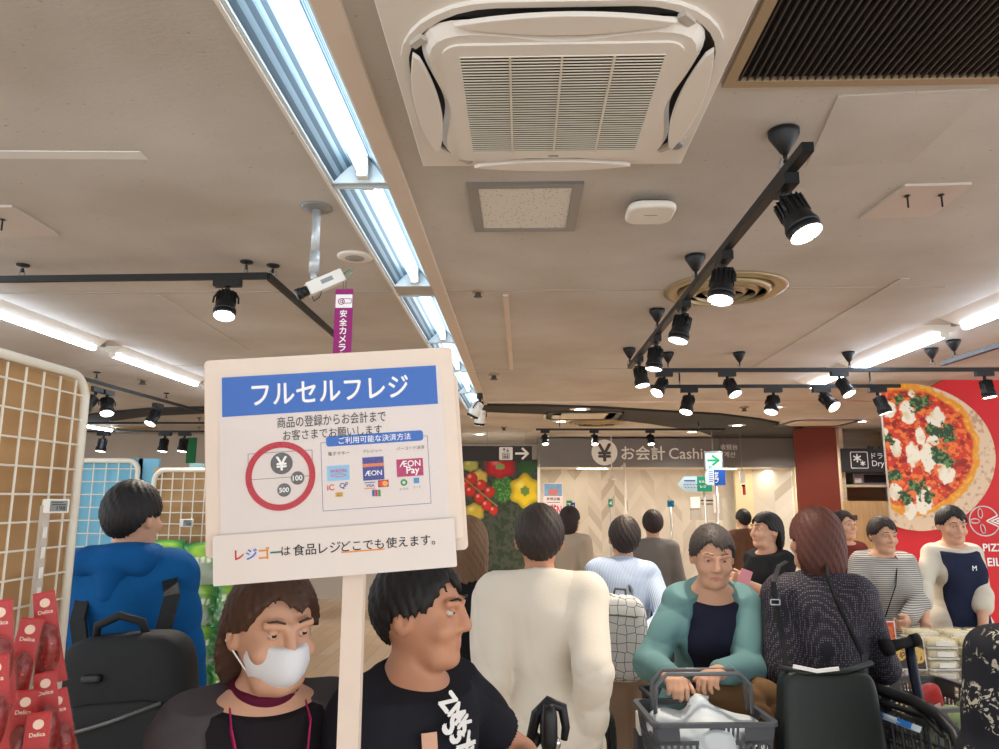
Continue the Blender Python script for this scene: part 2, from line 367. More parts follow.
# red pizza wall
redw = mat('red_wall', (206, 22, 30), .55, var=.04, vscale=2)
Yp = 7.1
def PW(px, py): p = at(px, py, Yp); return (p.x, p.z)
xw = PW(893, 500)[0]
poly = [(xw, 0), (7.9, 0), (7.9, CEIL), (PW(944, 380)[0], CEIL), (xw, PW(890, 410)[1])]
struct(MB().prism(poly, Yp, Yp+.06).build('wall_pizza', redw))
t = T('pizza_picture', 'giant margherita pizza picture board on the red wall', 'picture board', (*PW(917, 455), 0)); t.location = (PW(917, 455)[0], Yp-.03, PW(917, 455)[1])
def cmix(c, col, a): return c*(1-a[..., None])+np.array(lin(col))*a[..., None]
def vnoise(x, y, seed=0):
    r = np.random.default_rng(seed); g = r.random((64, 64)); xi = np.floor(x).astype(int); yi = np.floor(y).astype(int); fx_ = x-xi; fy_ = y-yi
    fx_ = fx_*fx_*(3-2*fx_); fy_ = fy_*fy_*(3-2*fy_); G = lambda a, b: g[a % 64, b % 64]
    return (G(xi, yi)*(1-fx_)+G(xi+1, yi)*fx_)*(1-fy_)+(G(xi, yi+1)*(1-fx_)+G(xi+1, yi+1)*fx_)*fy_
def fbm(x, y, seed=0): return (vnoise(x, y, seed)+.5*vnoise(2*x, 2*y, seed+1)+.25*vnoise(4*x, 4*y, seed+2))/1.75
def sst(a, b, x): q = np.clip((x-a)/(b-a), 0, 1); return q*q*(3-2*q)
def painted(name, ms, nu, nv, fpos, fcol, parent=None, keep=None, loc=(0, 0, 0), rot=(0, 0, 0)):
    U, V = np.meshgrid(np.linspace(0, 1, nu+1), np.linspace(0, 1, nv+1), indexing='ij'); P = fpos(U, V); C = fcol(U, V)
    idx = np.arange((nu+1)*(nv+1)).reshape(nu+1, nv+1)
    F = np.stack([idx[:-1, :-1], idx[1:, :-1], idx[1:, 1:], idx[:-1, 1:]], -1).reshape(-1, 4)
    Pf = P.reshape(-1, 3); Cf = C.reshape(-1, 3)
    if keep is not None: F = F[keep(Pf)[F].all(1)]
    me = bpy.data.meshes.new(name); me.from_pydata(Pf.tolist(), [], F.tolist())
    at_ = me.color_attributes.new('Col', 'FLOAT_COLOR', 'POINT'); at_.data.foreach_set('color', np.c_[np.clip(Cf, 0, 1), np.ones(len(Cf))].ravel().astype(np.float32))
    return O(name, me, ms, parent, loc, rot)
RZ = PW(917, 383)[1]-PW(917, 455)[1]
def pz_pos(U, V):
    a = V*2*PI; r = U*RZ*(1+.03*np.sin(3*a+1)); return np.stack([r*np.cos(a)*1.0, -.004*np.ones_like(r), r*np.sin(a)], -1)
def pz_col(U, V):
    a = V*2*PI; x = U*np.cos(a); y = U*np.sin(a); c = np.zeros((*U.shape, 3))+np.array(lin((222, 196, 166)))
    n = fbm(x*9+20, y*9+20, 3); n2 = fbm(x*22+40, y*22+40, 9)
    c = cmix(c, (170, 130, 96), sst(.55, .75, n2)*.7)
    rr = np.hypot(x+.09, y-.09)+(n-.5)*.08-.03*(y > .5)
    c = cmix(c, (226, 150, 28), 1-sst(.88, .91, rr)); c = cmix(c, (236, 176, 60), (1-sst(.86, .9, rr))*sst(.5, .7, n2))
    c = cmix(c, (206, 52, 18), 1-sst(.78, .83, rr)); red2 = (1-sst(.76, .82, rr))
    c = cmix(c, (232, 120, 50), red2*sst(.5, .62, n2)); c = cmix(c, (150, 18, 10), red2*sst(.56, .72, fbm(x*12+9, y*12+5, 21)))
    for (bx, by, br, st) in ((-.35, .62, .12, 1), (-.1, .6, .12, 2.4), (.28, .5, .16, .8), (-.3, .08, .1, 2), (-.08, .0, .14, 1.7), (.12, -.02, .14, 2.6), (.34, -.25, .17, 1), (-.36, -.5, .12, 1), (.02, -.6, .15, 1.6), (-.18, -.72, .1, 1.4), (.05, .25, .09, 2), (-.02, .85, .07, 1), (.22, .2, .1, 1), (-.44, .3, .08, 1)):
        d = np.hypot((x-bx)*1.25, (y-by)/st**.5)/br+(n2-.5)*.55+(n-.5)*.7; mm = 1-sst(.85, 1.0, d)
        c = cmix(c, (240, 232, 212), mm); c = cmix(c, (214, 196, 150), mm*sst(.5, .75, n)*.7)
    for (bx, by, br) in ((.06, .72, .17), (-.2, .76, .1), (.38, .3, .17), (.22, .36, .12), (.28, -.0, .15), (.38, -.1, .1), (-.05, -.42, .13), (.08, -.55, .12), (-.22, -.55, .1), (-.42, .22, .1), (-.36, -.28, .12)):
        d = np.hypot(x-bx, (y-by)*1.1)/br+(n2-.5)*1.6; mm = (1-sst(.7, .9, d))*red2**.3
        c = cmix(c, (34, 66, 34), mm); c = cmix(c, (96, 134, 74), mm*sst(.52, .6, fbm(x*30+3, y*30+8, 31)))
    return c
xcut = PW(884, 455)[0]-PW(917, 455)[0]
painted('picture', vcol_mat('printed_picture', .5), 150, 420, pz_pos, pz_col, t, keep=lambda P: P[:, 0] > xcut)
m = MB(); poly = [(max(RZ*(1+.03*math.sin(3*a+1))*math.cos(a), xcut), RZ*(1+.03*math.sin(3*a+1))*math.sin(a)) for a in np.linspace(0, 2*PI, 90, endpoint=False)]
m.prism(poly, 0, .028); m.build('backing', offw, t)
# printed white pizza emblem and words on the red wall
t = T('pizza_emblem', 'white outlined sliced pizza emblem with words on the red wall', 'sign', (PW(984, 521)[0], Yp-.004, PW(984, 521)[1]))
m = MB(); r = .135; op = R(22)
pts = [(r*math.cos(a), r*math.sin(a)) for a in np.linspace(op, 2*PI-op, 40)]
def pline(m, pts, w, y=-.001, closed=False):
    k = len(pts)
    for i in range(k if closed else k-1):
        a, b2 = Vector(pts[i]), Vector(pts[(i+1) % k]); d = (b2-a).normalized(); q = Vector((-d.y, d.x))*w/2; a2 = a-d*w*.3; b3 = b2+d*w*.3
        m.prism([tuple(a2-q), tuple(b3-q), tuple(b3+q), tuple(a2+q)], y, 0)
pline(m, pts+[(.02, 0)], .012, closed=True); pline(m, [(.27, .075), (.06, 0), (.27, -.075)], .012); pline(m, [(.27, .05), (.11, 0), (.27, -.05)], .008)
for (ex, ez, ea) in ((-.03, .07, 0), (-.085, 0, PI/2), (-.02, -.07, .2)):
    pline(m, [(ex+.02*math.cos(w)*math.cos(ea)-.042*math.sin(w)*math.sin(ea), ez+.02*math.cos(w)*math.sin(ea)+.042*math.sin(w)*math.cos(ea)) for w in np.linspace(0, 2*PI, 16, endpoint=False)], .009, closed=True)
m.text('PIZZA', .09, -.24, h=.07, y=-.001, bold=.03); m.text('EIL', .05, -.37, h=.075, y=-.001, bold=.03); m.build('print', wht, t)
# vegetable picture wall with the black direction sign above
Yv = 12.6
def V2(px, py): p = at(px, py, Yv); return p.x, p.z
vx0 = V2(440, 490)[0]; vx1 = V2(537.5, 490)[0]; vz1 = V2(500, 459.5)[1]; vz0 = .004
t = T('vegetable_picture', 'large printed picture of peppers and tomatoes under the black direction sign', 'picture board', (vx0, Yv, vz0)); wv, hv = vx1-vx0, vz1-vz0
MB().bx(0, wv, 0.006, .06, 0, hv).build('backing', white, t)
pv = FPX/Yv
def vg(U, V):
    x = (V2(500, 490)[0]-0)*0+vx0+U*wv; z = vz0+V*hv
    px = 522+x*pv; py = 500-(z-CZ)*pv
    c = np.zeros((*U.shape, 3))+np.array(lin((70, 72, 58))); n = fbm(px*.35, py*.35, 4); n2 = fbm(px*.9, py*.9, 8)
    c = cmix(c, (40, 56, 30), sst(.4, .6, n))
    def blob(bx, by, rx, ry, col, hi, amt=.25, cen=None):
        nonlocal c
        d = np.hypot((px-bx)/rx, (py-by)/ry); an = np.arctan2(py-by, px-bx); d = d*(1+amt*.25*np.cos(an*6)); mm = 1-sst(.93, 1.03, d)
        c = cmix(c, col, mm); c = cmix(c, tuple(v*.55 for v in col), mm*sst(.6, 1, d)*.6); c = cmix(c, hi, mm*(1-sst(.0, .45, np.hypot((px-bx+rx*.3)/rx, (py-by+ry*.35)/ry)))*.8)
        if cen: mm = 1-sst(.25, .32, d+(n-.5)*.1); c = cmix(c, cen, mm)
    blob(471, 466, 8, 6, (196, 190, 90), (230, 226, 150)); blob(475, 512, 10, 9, (206, 180, 60), (236, 220, 120)); blob(480, 478, 8, 8, (220, 190, 90), (240, 220, 130)); blob(490, 466, 9, 8, (90, 70, 60), (140, 110, 90))
    g = sst(.36, .46, n)*(1-sst(.9, 1.05, np.hypot((px-503)/11, (py-489)/13)))
    c = cmix(c, (52, 110, 42), (1-sst(.9, 1.05, np.hypot((px-503)/11, (py-489)/13)+(n2-.5)*.4))); c = cmix(c, (110, 170, 80), g*sst(.5, .65, n2))
    c = cmix(c, (44, 92, 40), (1-sst(.9, 1.05, np.hypot((px-527)/9, (py-468)/9)+(n2-.5)*.5)))
    blob(500.5, 467, 15.5, 11.5, (206, 34, 40), (246, 140, 130), .3, (150, 168, 96))
    blob(525, 491, 14.5, 16, (238, 204, 20), (255, 240, 120), .4, (110, 140, 50))
    for (tx, ty, tr) in ((472, 479, 6.2), (481.5, 485.5, 5.6), (471, 491.5, 5.6), (480, 498, 5.4), (490, 492, 5.6), (487, 505, 5.4), (494, 510, 4.5), (466, 485, 4)):
        blob(tx, ty, tr, tr, (212, 44, 26), (255, 190, 170), 0)
    c = cmix(c, (150, 150, 80), 1-sst(.5, .8, np.abs((py-480)-(px-466)*.82)/1.2+np.where((px > 464) & (px < 498), 0, 9)))
    return c
painted('picture', vcol_mat('printed_picture'), 190, 170, lambda U, V: np.stack([U*wv, 0*U, V*hv], -1), vg, t)
Yd = 12.3; p = at(446, 461, Yd); q = at(532, 446, Yd)
t = T('direction_sign', 'black hanging direction sign with lift icon and white right arrow', 'sign', (p.x, Yd, p.z)); w, h = q.x-p.x, q.z-p.z
MB().bx(0, w, 0, .06, 0, h).build('board', mat('sign_black', (48, 46, 46), .5), t)
MB().prism(rrect(w-.435, h/2, .225, .215, .02), -.006, 0).build('icon_plate', wht, t)
m = MB(); cx = w-.435; m.ring(rrect(cx, h/2-.04, .12, .1, .004), rrect(cx, h/2-.04, .105, .085, .003), -.009, -.006)
for k in (-.03, 0, .03): m.prism(circ(cx+k, h/2-.02, .011, 10), -.009, -.006); m.bx(cx+k-.01, cx+k+.01, -.009, -.006, h/2-.075, h/2-.035)
pline(m, [(cx-.03, h/2+.03), (cx-.03, h/2+.08)], .01, -.009); pline(m, [(cx+.03, h/2+.03), (cx+.03, h/2+.08)], .01, -.009)
pline(m, [(cx-.05, h/2+.06), (cx-.03, h/2+.085), (cx-.01, h/2+.06)], .01, -.009); pline(m, [(cx+.01, h/2+.05), (cx+.03, h/2+.028), (cx+.05, h/2+.05)], .01, -.009); m.build('icon', ink, t)
m = MB(); cx = w-.17; pline(m, [(cx-.1, h/2), (cx+.09, h/2)], .035, -.006); pline(m, [(cx+.01, h/2+.085), (cx+.1, h/2), (cx+.01, h/2-.085)], .035, -.0065); m.build('arrow', wht, t)
for k in (.2, w-.75, w-.1): MB().tube([(k, .03, h), (k, .03, CEIL-p.z)], .004, 5).build('hanging_wire', grey, t)
# blue-green gap strip beside the picture wall
struct(MB().bx(vx1+.02, x0-.05, Yb, Yb+.05, 0, CEIL).build('trim_16', mat('dark_teal', (52, 70, 78), .7)))
# ================================================================ lights and fittings on the ceiling
refA = mat('reflector_valley', (58, 76, 88), .5); refB = mat('reflector_ridge', (120, 142, 154), .35, .3); hous = mat('light_housing', (214, 226, 232), .4)  # dark and bright bands painted on the reflectors imitate mirrored streaks of the tube
def emit_light(name, parent, loc, size, energy, color): pass
def trough_light(y0, y1, label):
    L_ = y1-y0; t = T('fluorescent_fixture', label, 'ceiling light', ((XL+XR)/2, (y0+y1)/2, CEIL), 0, 'main line of mirrored fluorescent fixtures')
    w = XR-XL; a = L_/2-.006; xs = .015
    m = MB(); m.ring([(-w/2+.002, -a), (w/2-.002, -a), (w/2-.002, a), (-w/2+.002, a)], [(-w/2+.012, -a+.012), (w/2-.012, -a+.012), (w/2-.012, a-.012), (-w/2+.012, a-.012)], -.004, .085, ax='z')
    m.bx(-w/2+.003, w/2-.003, -a, a, .085, .095); m.build('housing', hous, t)
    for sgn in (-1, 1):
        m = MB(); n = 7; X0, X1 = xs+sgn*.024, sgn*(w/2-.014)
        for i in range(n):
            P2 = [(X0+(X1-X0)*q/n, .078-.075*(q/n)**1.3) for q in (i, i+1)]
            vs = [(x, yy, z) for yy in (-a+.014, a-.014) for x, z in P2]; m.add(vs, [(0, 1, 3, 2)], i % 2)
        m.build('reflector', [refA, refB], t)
    m = MB(); m.tube([(xs, -a+.05, .028), (xs, a-.05, .028)], .0165, 14); m.build('tube', tubeT, t)
    for e in (-1, 1):
        MB().bx(xs-.022, xs+.022, e*(a-.05) if e > 0 else -a+.012, a-.012 if e > 0 else -a+.05, .005, .084).build('socket', white, t, bevel=.006)
    return t
ys = [(-1.25, 0.01), (.015, 1.27), (1.28, 2.54), (2.56, 3.86), (4.04, 5.3), (5.31, 6.55), (6.56, 7.9), (7.91, 9.4)]  # first two units lie out of view, added for room light
nm = ['white mirrored fluorescent ceiling fixture behind the viewpoint', 'mirrored fluorescent fixture just past the top edge beside the cassette', 'mirrored fluorescent fixture beside the ceiling air conditioner',
      'mirrored fluorescent fixture beyond the joint, above the security camera', 'mirrored fluorescent fixture just past the bare crossbar, above the register sign', 'mirrored fluorescent fixture mostly hidden by the register sign top', 'mirrored fluorescent fixture seen past the sign edge', 'mirrored fluorescent fixture at the far end by two small white spotlights']
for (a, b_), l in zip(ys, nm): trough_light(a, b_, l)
def batten(x, y0, y1, label, group, wide=False):
    t = T('batten_light', label, 'ceiling light', (x, (y0+y1)/2, CEIL), 0, group); a = (y1-y0)/2; w = .3 if wide else .17
    m = MB(); m.prism([(-w/2, 0), (w/2, 0), (.03, -.05), (-.03, -.05)], -a-.03, a+.03); m.build('housing', white, t)
    m = MB(); m.prism(rrect(0, -.062, .052, .04, .018), -a, a); m.build('light_bar', tubeE, t)
    for e in (-1, 1): m = MB(); m.prism(rrect(0, -.06, .05, .046, .018), *((a, a+.016) if e > 0 else (-a-.016, -a))); m.build('end_cap', white, t)
    m = MB().bx(-.012, .012, a+.03, a+.14, -.03, -.004); m.build('connector', grey, t)
gL = 'left line of batten lights'; gR = 'right line of batten lights'
for (a, b_), l in zip([(.3, 1.75), (2.0, 3.45), (3.72, 5.15), (5.42, 6.86), (7.1, 8.5)], ['batten light at left, outside the picture', 'batten light above the near wire rack, outside the picture', 'white batten light at the left edge above the wire rack', 'white batten light above the blue rack, second from the left edge', 'white batten light at left partly behind the register sign']): batten(-3.12, a, b_, l, gL)  # first two are unseen extras put in for their light
for (a, b_), l in zip([(1.5, 3.0), (3.25, 4.6), (4.85, 6.13), (6.4, 7.1)], ['batten light at right outside the picture', 'batten light at the right edge above the pizza picture', 'long batten light above the pizza picture, second from the right edge', 'short batten light at the far end of the right line']): batten(2.8, a, b_, l, gR, True)  # first one is an unseen extra that brightens the room
for x in (-6.6, 6.2):
    for k in range(4): batten(x, .5+3.2*k, 2.0+3.2*k, 'batten light in a side aisle outside the picture', 'side aisle batten lights')  # side aisle fixtures added to brighten the room
for k, y in enumerate((-2.6, -.9)):
    for x in (-3.35, 3.0): batten(x, y-.7, y+.7, 'batten light behind the viewpoint', 'rear batten lights', x > 0)  # extra fixtures, never in view, light the room from behind
# the cassette air conditioner
t = T('air_conditioner', 'large white four-way cassette air conditioner with slatted grille', 'air conditioner', (.103, 1.92, CEIL)); h_ = .44
acw = mat('ac_white', (226, 220, 212), .45)
MB().bx(-h_, h_, -h_, h_, -.022, 0).build('panel', acw, t, bevel=.004)
oct_ = rrect(0, 0, .81, .81, .20, 8)
MB().prism(rrect(0, 0, .79, .79, .24, 8), -.026, -.0225, ax='z').build('outlet_slot', blackp, t)
m = MB(); m.ring(rrect(0, 0, .83, .83, .25, 8), rrect(0, 0, .79, .79, .235, 8), -.034, -.022, ax='z'); m.build('rim', acw, t)
# face with concave sides so that the four flaps sit in the cut-outs
def face_poly(e):
    p = []; hw = .372+e
    for i in range(96):
        a = 2*PI*i/96; d = 1/(abs(math.cos(a))**5+abs(math.sin(a))**5)**.2; bul = 1-.14*abs(math.cos(2*a))**1.6
        p.append((hw*d*bul*math.cos(a), hw*d*bul*math.sin(a)))
    return p
m = MB(); o, i_ = face_poly(0), [(x, y) for x, y in face_poly(-.02)]
n = len(o); vs = [(x, y, -.03) for x, y in o]+[(x, y, -.058) for x, y in i_]
m.add(vs, [(i, (i+1) % n, n+(i+1) % n, n+i) for i in range(n)]+[tuple(range(n, 2*n))], 0, False); m.build('face', acw, t)
for k in range(4):
    M = Matrix.Rotation(PI/2*k, 3, 'Z'); fl = []
    for i in range(25):
        u = -1+2*i/24; fl.append((u*.26, -.402+.03*u*u))
    lo = [(u_*.26, -.33-.032*u_*u_) for u_ in [1-2*i/24 for i in range(25)]]
    poly = [(M @ Vector((a, c, 0))) for a, c in fl+lo[1:-1]]
    MB().prism([(p.x, p.y) for p in poly], -.062, -.048, ax='z').build('flap', acw, t, bevel=.003)
    c = M @ Vector((.285, -.355, 0)); MB().box((c.x, c.y, -.04), (.045, .02, .012), 0, Matrix.Rotation(PI/2*k+PI/4, 3, 'Z')).build('hinge_block', mat('hinge_grey', (186, 180, 172), .5), t)
gy = .0
m = MB(); m.ring(rrect(0, gy, .6, .6, .05), rrect(0, gy, .51, .51, .004), -.064, -.058, ax='z'); m.build('grille_frame', acw, t)
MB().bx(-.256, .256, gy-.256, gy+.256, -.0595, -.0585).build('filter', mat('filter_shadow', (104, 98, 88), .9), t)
m = MB()
for k in range(40): y = gy-.252+.504*k/39; m.box((0, y, -.064), (.51, .0095, .003), 0, Matrix.Rotation(.5, 3, 'X'))
for x in (-.13, 0, .13): m.bx(x-.003, x+.003, gy-.254, gy+.254, -.068, -.061)
g = m.build('grille', mat('grille_cream', (214, 206, 190), .5), t)
MB().text('DAIKIN', 0, -.292, w=.035, y=0).build('badge', dgrey, t, rot=(PI/2, 0, 0), loc=(0, 0, -.0645)) if False else MB().bx(-.016, .016, gy+.281, gy+.285, -.0655, -.064).build('badge', dgrey, t)
m = MB(); m.sph((.395, .3, -.022), (.025, .025, .014)); m.build('sensor', grey, t); m = MB(); m.sph((.405, .245, -.022), (.01, .01, .006)); m.build('indicator', white, t)
# inspection hatch, access point, return grille, hatches
sp = speckle_mat(); p = (.015, 2.775)
t = T('ceiling_hatch', 'square speckled ceiling hatch in a grey metal frame', 'ceiling hatch', (p[0], p[1], CEIL))
m = MB(); m.ring([(-.215, -.24), (.215, -.24), (.215, .24), (-.215, .24)], [(-.175, -.205), (.175, -.205), (.175, .205), (-.175, .205)], -.012, 0, ax='z'); m.build('frame', grey, t)
MB().bx(-.174, .174, -.204, .204, -.008, -.001).build('tile', sp, t)
q = onz(650, 209, CEIL-.03); t = T('access_point', 'white rounded wireless access point on a black ceiling mount', 'access point', (q.x, q.y, CEIL))
MB().prism(rrect(.01, .03, .14, .1, .02), -.03, 0, ax='z').build('mount', blackp, t)
MB().prism(rrect(0, 0, .185, .19, .055, 8), -.06, -.03, ax='z').build('body', white, t, bevel=.012, seg=3); MB().bx(-.025, .025, -.01, -.006, -.0606, -.06).build('marking', dgrey, t)
t = T('return_air_grille', 'large black ribbed air return grille in a beige frame', 'air grille', (1.06, 1.5, CEIL)); gx, gz = .5, .4
m = MB(); m.ring([(-gx, -gz), (gx, -gz), (gx, gz), (-gx, gz)], [(-gx+.03, -gz+.03), (gx-.03, -gz+.03), (gx-.03, gz-.03), (-gx+.03, gz-.03)], -.018, 0, ax='z'); m.build('frame', mat('brass_beige', (160, 140, 112), .5), t)
MB().bx(-gx+.03, gx-.03, -gz+.03, gz-.03, -.003, -.001).build('backing', mat('deep_black', (12, 12, 14), .9), t)
m = MB()
for k in range(46): x = -gx+.04+(2*gx-.08)*k/45; m.bx(x-.0018, x+.0018, -gz+.03, gz-.03, -.016, -.004)
m.build('ribs', mat('grille_fin', (70, 64, 60), .5), t)
def hatch(name, label, poly, th, ms, cat, latch=()):
    P_ = [onz(*q) for q in poly]; c = sum(P_, Vector())/len(P_); t = T(name, label, cat, (c.x, c.y, CEIL))
    MB().prism([(q.x-c.x, q.y-c.y) for q in P_], -th, 0, ax='z').build('plate', ms, t)
    for (lx, ly) in latch:
        q = onz(lx, ly)-c; m = MB(); m.lathe([(.012, -th-.004), (.01, -th)], 12, c=(q.x, q.y, 0)); m.box((q.x, q.y, -th-.026), (.005, .005, .046)); m.build('latch', blackp, t)
    return t
pinkp = mat('pink_beige_plate', (200, 188, 178), .5, var=.06)
hatch('ceiling_hatch', 'pinkish square access plate with two black latches on the ceiling', [(860, 217), (932, 214), (972, 182), (905, 184)], .01, pinkp, 'ceiling hatch', [(907, 193), (941, 192)])
hatch('ceiling_hatch', 'beige access plate with one black latch at the left edge', [(-60, 236), (59, 234), (12, 205), (-80, 205)], .01, pinkp, 'ceiling hatch', [(3, 217)])
t = hatch('painted_hatch', 'large painted-over square panel under the black grille', [(806, 166), (911, 161), (989, 88), (838, 95)], .005, CM, 'ceiling hatch')
# round diffusers, speaker, detectors, sprinklers, downlights
brass = mat('aged_brass', (168, 150, 116), .35, .5)
def diffuser(px, py, r, label):
    p = onz(px, py); t = T('round_diffuser', label, 'air diffuser', (p.x, p.y, CEIL), 0, 'round ceiling air diffusers')
    m = MB(); m.lathe([(r, 0), (r, -.012), (r*.86, -.02), (r*.8, -.004)], 36); m.build('outer_ring', brass, t)
    MB().lathe([(r*.8, -.001), (r*.8, -.003)], 36).build('backing', mat('diffuser_dark', (70, 60, 48), .8), t)
    for k in (.68, .5, .3): m = MB(); m.lathe([(r*(k+.1), -.004), (r*k, -.035), (r*k-.008, -.035), (r*(k+.08), -.004)], 36); m.build('cone_ring', brass, t)
    MB().lathe([(r*.18, -.004), (r*.16, -.03), (1e-6, -.034)], 24).build('cap', brass, t)
diffuser(725, 289, .33, 'brass round air diffuser beside the near row of black spotlights')
diffuser(596, 422.5, .42, 'distant round air diffuser above the cashier sign'); diffuser(131, 428, .4, 'distant round air diffuser at left behind dark spotlights')
p = onz(355, 256); t = T('ceiling_speaker', 'small round ceiling speaker beside the long fluorescent line', 'speaker', (p.x, p.y, CEIL)); MB().lathe([(.085, 0), (.085, -.008), (.07, -.012)], 28).build('ring', white, t); MB().lathe([(.07, -.011), (.0001, -.014)], 28).build('grille', mat('speaker_grey', (150, 144, 136), .6), t)
for (px, py, l) in ((478, 291, 'nearest sprinkler head beside the narrow ceiling strip'), (494, 374, 'sprinkler head at the far end of the narrow ceiling strip'), (143, 379, 'sprinkler head at left beyond the batten lights'), (504, 427, 'sprinkler head above the lift direction sign'), (744, 407, 'sprinkler head behind the right far spotlights')):
    p = onz(px, py); t = T('sprinkler', l, 'sprinkler', (p.x, p.y, CEIL), 0, 'sprinkler heads on the ceiling'); k = 1.3 if py < 300 else 2
    MB().lathe([(.028*k, 0), (.024*k, -.008*k)], 16).build('plate', brass, t); m = MB(); m.lathe([(.012*k, -.008*k), (.012*k, -.02*k), (.018*k, -.024*k), (.018*k, -.027*k)], 12); m.build('head', dgrey, t)
for (px, py, l) in ((580, 406.5, 'recessed downlight within the dark ceiling band'), (561, 421, 'recessed downlight before the cashier sign at left'), (692, 431.5, 'recessed downlight just above the cashier lettering'), (737, 423, 'recessed downlight in the dark band at right'), (797, 431.5, 'recessed downlight beside the brown wall'), (776, 406.5, 'recessed downlight behind the far right spotlights'), (861, 421, 'recessed downlight above the wooden cabinet'), (480, 434, 'recessed downlight above the lift direction sign')):
    p = onz(px, py); t = T('downlight', l, 'downlight', (p.x, p.y, CEIL-(.03 if px in (580, 737) else 0)), 0, 'recessed downlights'); MB().lathe([(.13, 0), (.13, -.008), (.105, -.01)], 24).build('trim_ring', white, t); MB().lathe([(.105, -.009), (.0001, -.012)], 24).build('lens', dlE, t)
    ld = bpy.data.lights.new('downlight_bulb', 'SPOT'); ld.energy = 30 if px == 861 else 60 if px in (692, 737) else 130; ld.color = (1, .95, .87); ld.spot_size = R(150); ld.spot_blend = .6; ld.shadow_soft_size = .1; lo = bpy.data.objects.new('downlight_bulb', ld); COL.objects.link(lo); lo.parent = t; lo.location = (0, 0, -.03)
def far_ac(poly, label):
    P_ = [onz(*q) for q in poly]; c = sum(P_, Vector())/4; t = T('air_conditioner', label, 'air conditioner', (c.x, c.y, CEIL), 0, 'distant cassette air conditioners')
    w = .52; MB().prism(rrect(0, 0, 2*w, 2*w, .18), -.03, 0, ax='z').build('panel', acw, t)
    m = MB(); m.ring(rrect(0, 0, 1.9*w, 1.9*w, .2), rrect(0, 0, 1.6*w, 1.6*w, .14), -.036, -.029, ax='z'); m.build('outlet_slot', blackp, t)
    m = MB(); m.bx(-.3, .3, -.3, .3, -.04, -.03); m.build('grille', mat('grille_cream'), t)
far_ac([(545, 410), (620, 410), (625, 417), (542, 417)], 'distant ceiling air conditioner left of the far diffuser'); far_ac([(785, 419), (850, 417), (850, 424), (785, 424)], 'distant ceiling air conditioner between the dark band and the cabinet')
# ---------------------------------------------------------------- spotlight tracks
TZ = CEIL-.16
def track(p0, p1, mounts, label, big=True):
    p0, p1 = Vector(p0), Vector(p1); d = (p1-p0).normalized(); t = T('lighting_track', label, 'lighting track', p0, 0, 'black spotlight tracks')
    m = MB(); q = p1-p0; n = Vector((-d.y, d.x, 0)); w = .017 if big else .013
    m.add([n*a*w+Vector((0, 0, z))+q*e for e in (0, 1) for a, z in ((-1, 0), (1, 0), (1, .03), (-1, .03))], [(0, 1, 2, 3), (7, 6, 5, 4), (0, 4, 5, 1), (1, 5, 6, 2), (2, 6, 7, 3), (3, 7, 4, 0)]); m.build('rail', black, t)
    for mp in mounts:
        c = Vector(mp)-p0; zt = CEIL-p0.z
        m = MB(); 
        if big: m.lathe([(.03, zt), (.048, zt-.004), (.047, zt-.02), (.014, zt-.078), (.008, zt-.082)], 20, c=(c.x, c.y, 0))
        else: m.lathe([(.032, zt), (.03, zt-.008), (.008, zt-.014)], 16, c=(c.x, c.y, 0))
        m.build('canopy', black, t); MB().tube([(c.x, c.y, zt-.02 if not big else zt-.075), (c.x, c.y, .05)], .007, 8).build('stem', black, t)
        m = MB(); m.tube([(c.x-.02*n.x, c.y-.02*n.y, .03), (c.x-.014*n.x, c.y-.014*n.y, .06), (c.x+.014*n.x, c.y+.014*n.y, .06), (c.x+.02*n.x, c.y+.02*n.y, .03)], .004, 6); m.build('hook', grey, t)
    return t
LM = {}
def spot_meshes():
    m = MB(); m.box((0, 0, -.018), (.045, .13, .036)); LM['adapter'] = m.mesh('adapter')
    m = MB(); m.tube([(0, 0, -.03), (0, 0, -.06)], .012, 10); LM['stem'] = m.mesh('stem')
    m = MB(); m.tube([(-.058, 0, -.075), (-.056, 0, -.045), (-.04, 0, -.012), (0, 0, 0), (.04, 0, -.012), (.056, 0, -.045), (.058, 0, -.075)], .005, 6); LM['yoke'] = m.mesh('yoke')
    m = MB(); pr = [(.02, -.012), (.036, -.018), (.04, -.05)]
    m.lathe(pr+[(.046, -.1), (.053, -.118), (.053, -.128)], 24)
    for k in range(16):
        a = 2*PI*k/16; M = Matrix.Rotation(a, 3, 'Z'); c = M @ Vector((.041, 0, -.05)); m.box(c, (.012, .004, .06), 0, M)
    LM['housing'] = m.mesh('housing')
    m = MB(); m.lathe([(.051, -.128), (.049, -.15), (.045, -.152), (.045, -.132)], 24); m.bx(-.046, .046, -.002, .002, -.1535, -.1515); LM['bezel'] = m.mesh('bezel')
    m = MB(); m.lathe([(.0505, -.131), (.0485, -.1505), (.03, -.1525), (.00001, -.153)], 24); LM['lens'] = m.mesh('lens')
spot_meshes()
glow = mat('lens_rim', (240, 236, 226), .3)
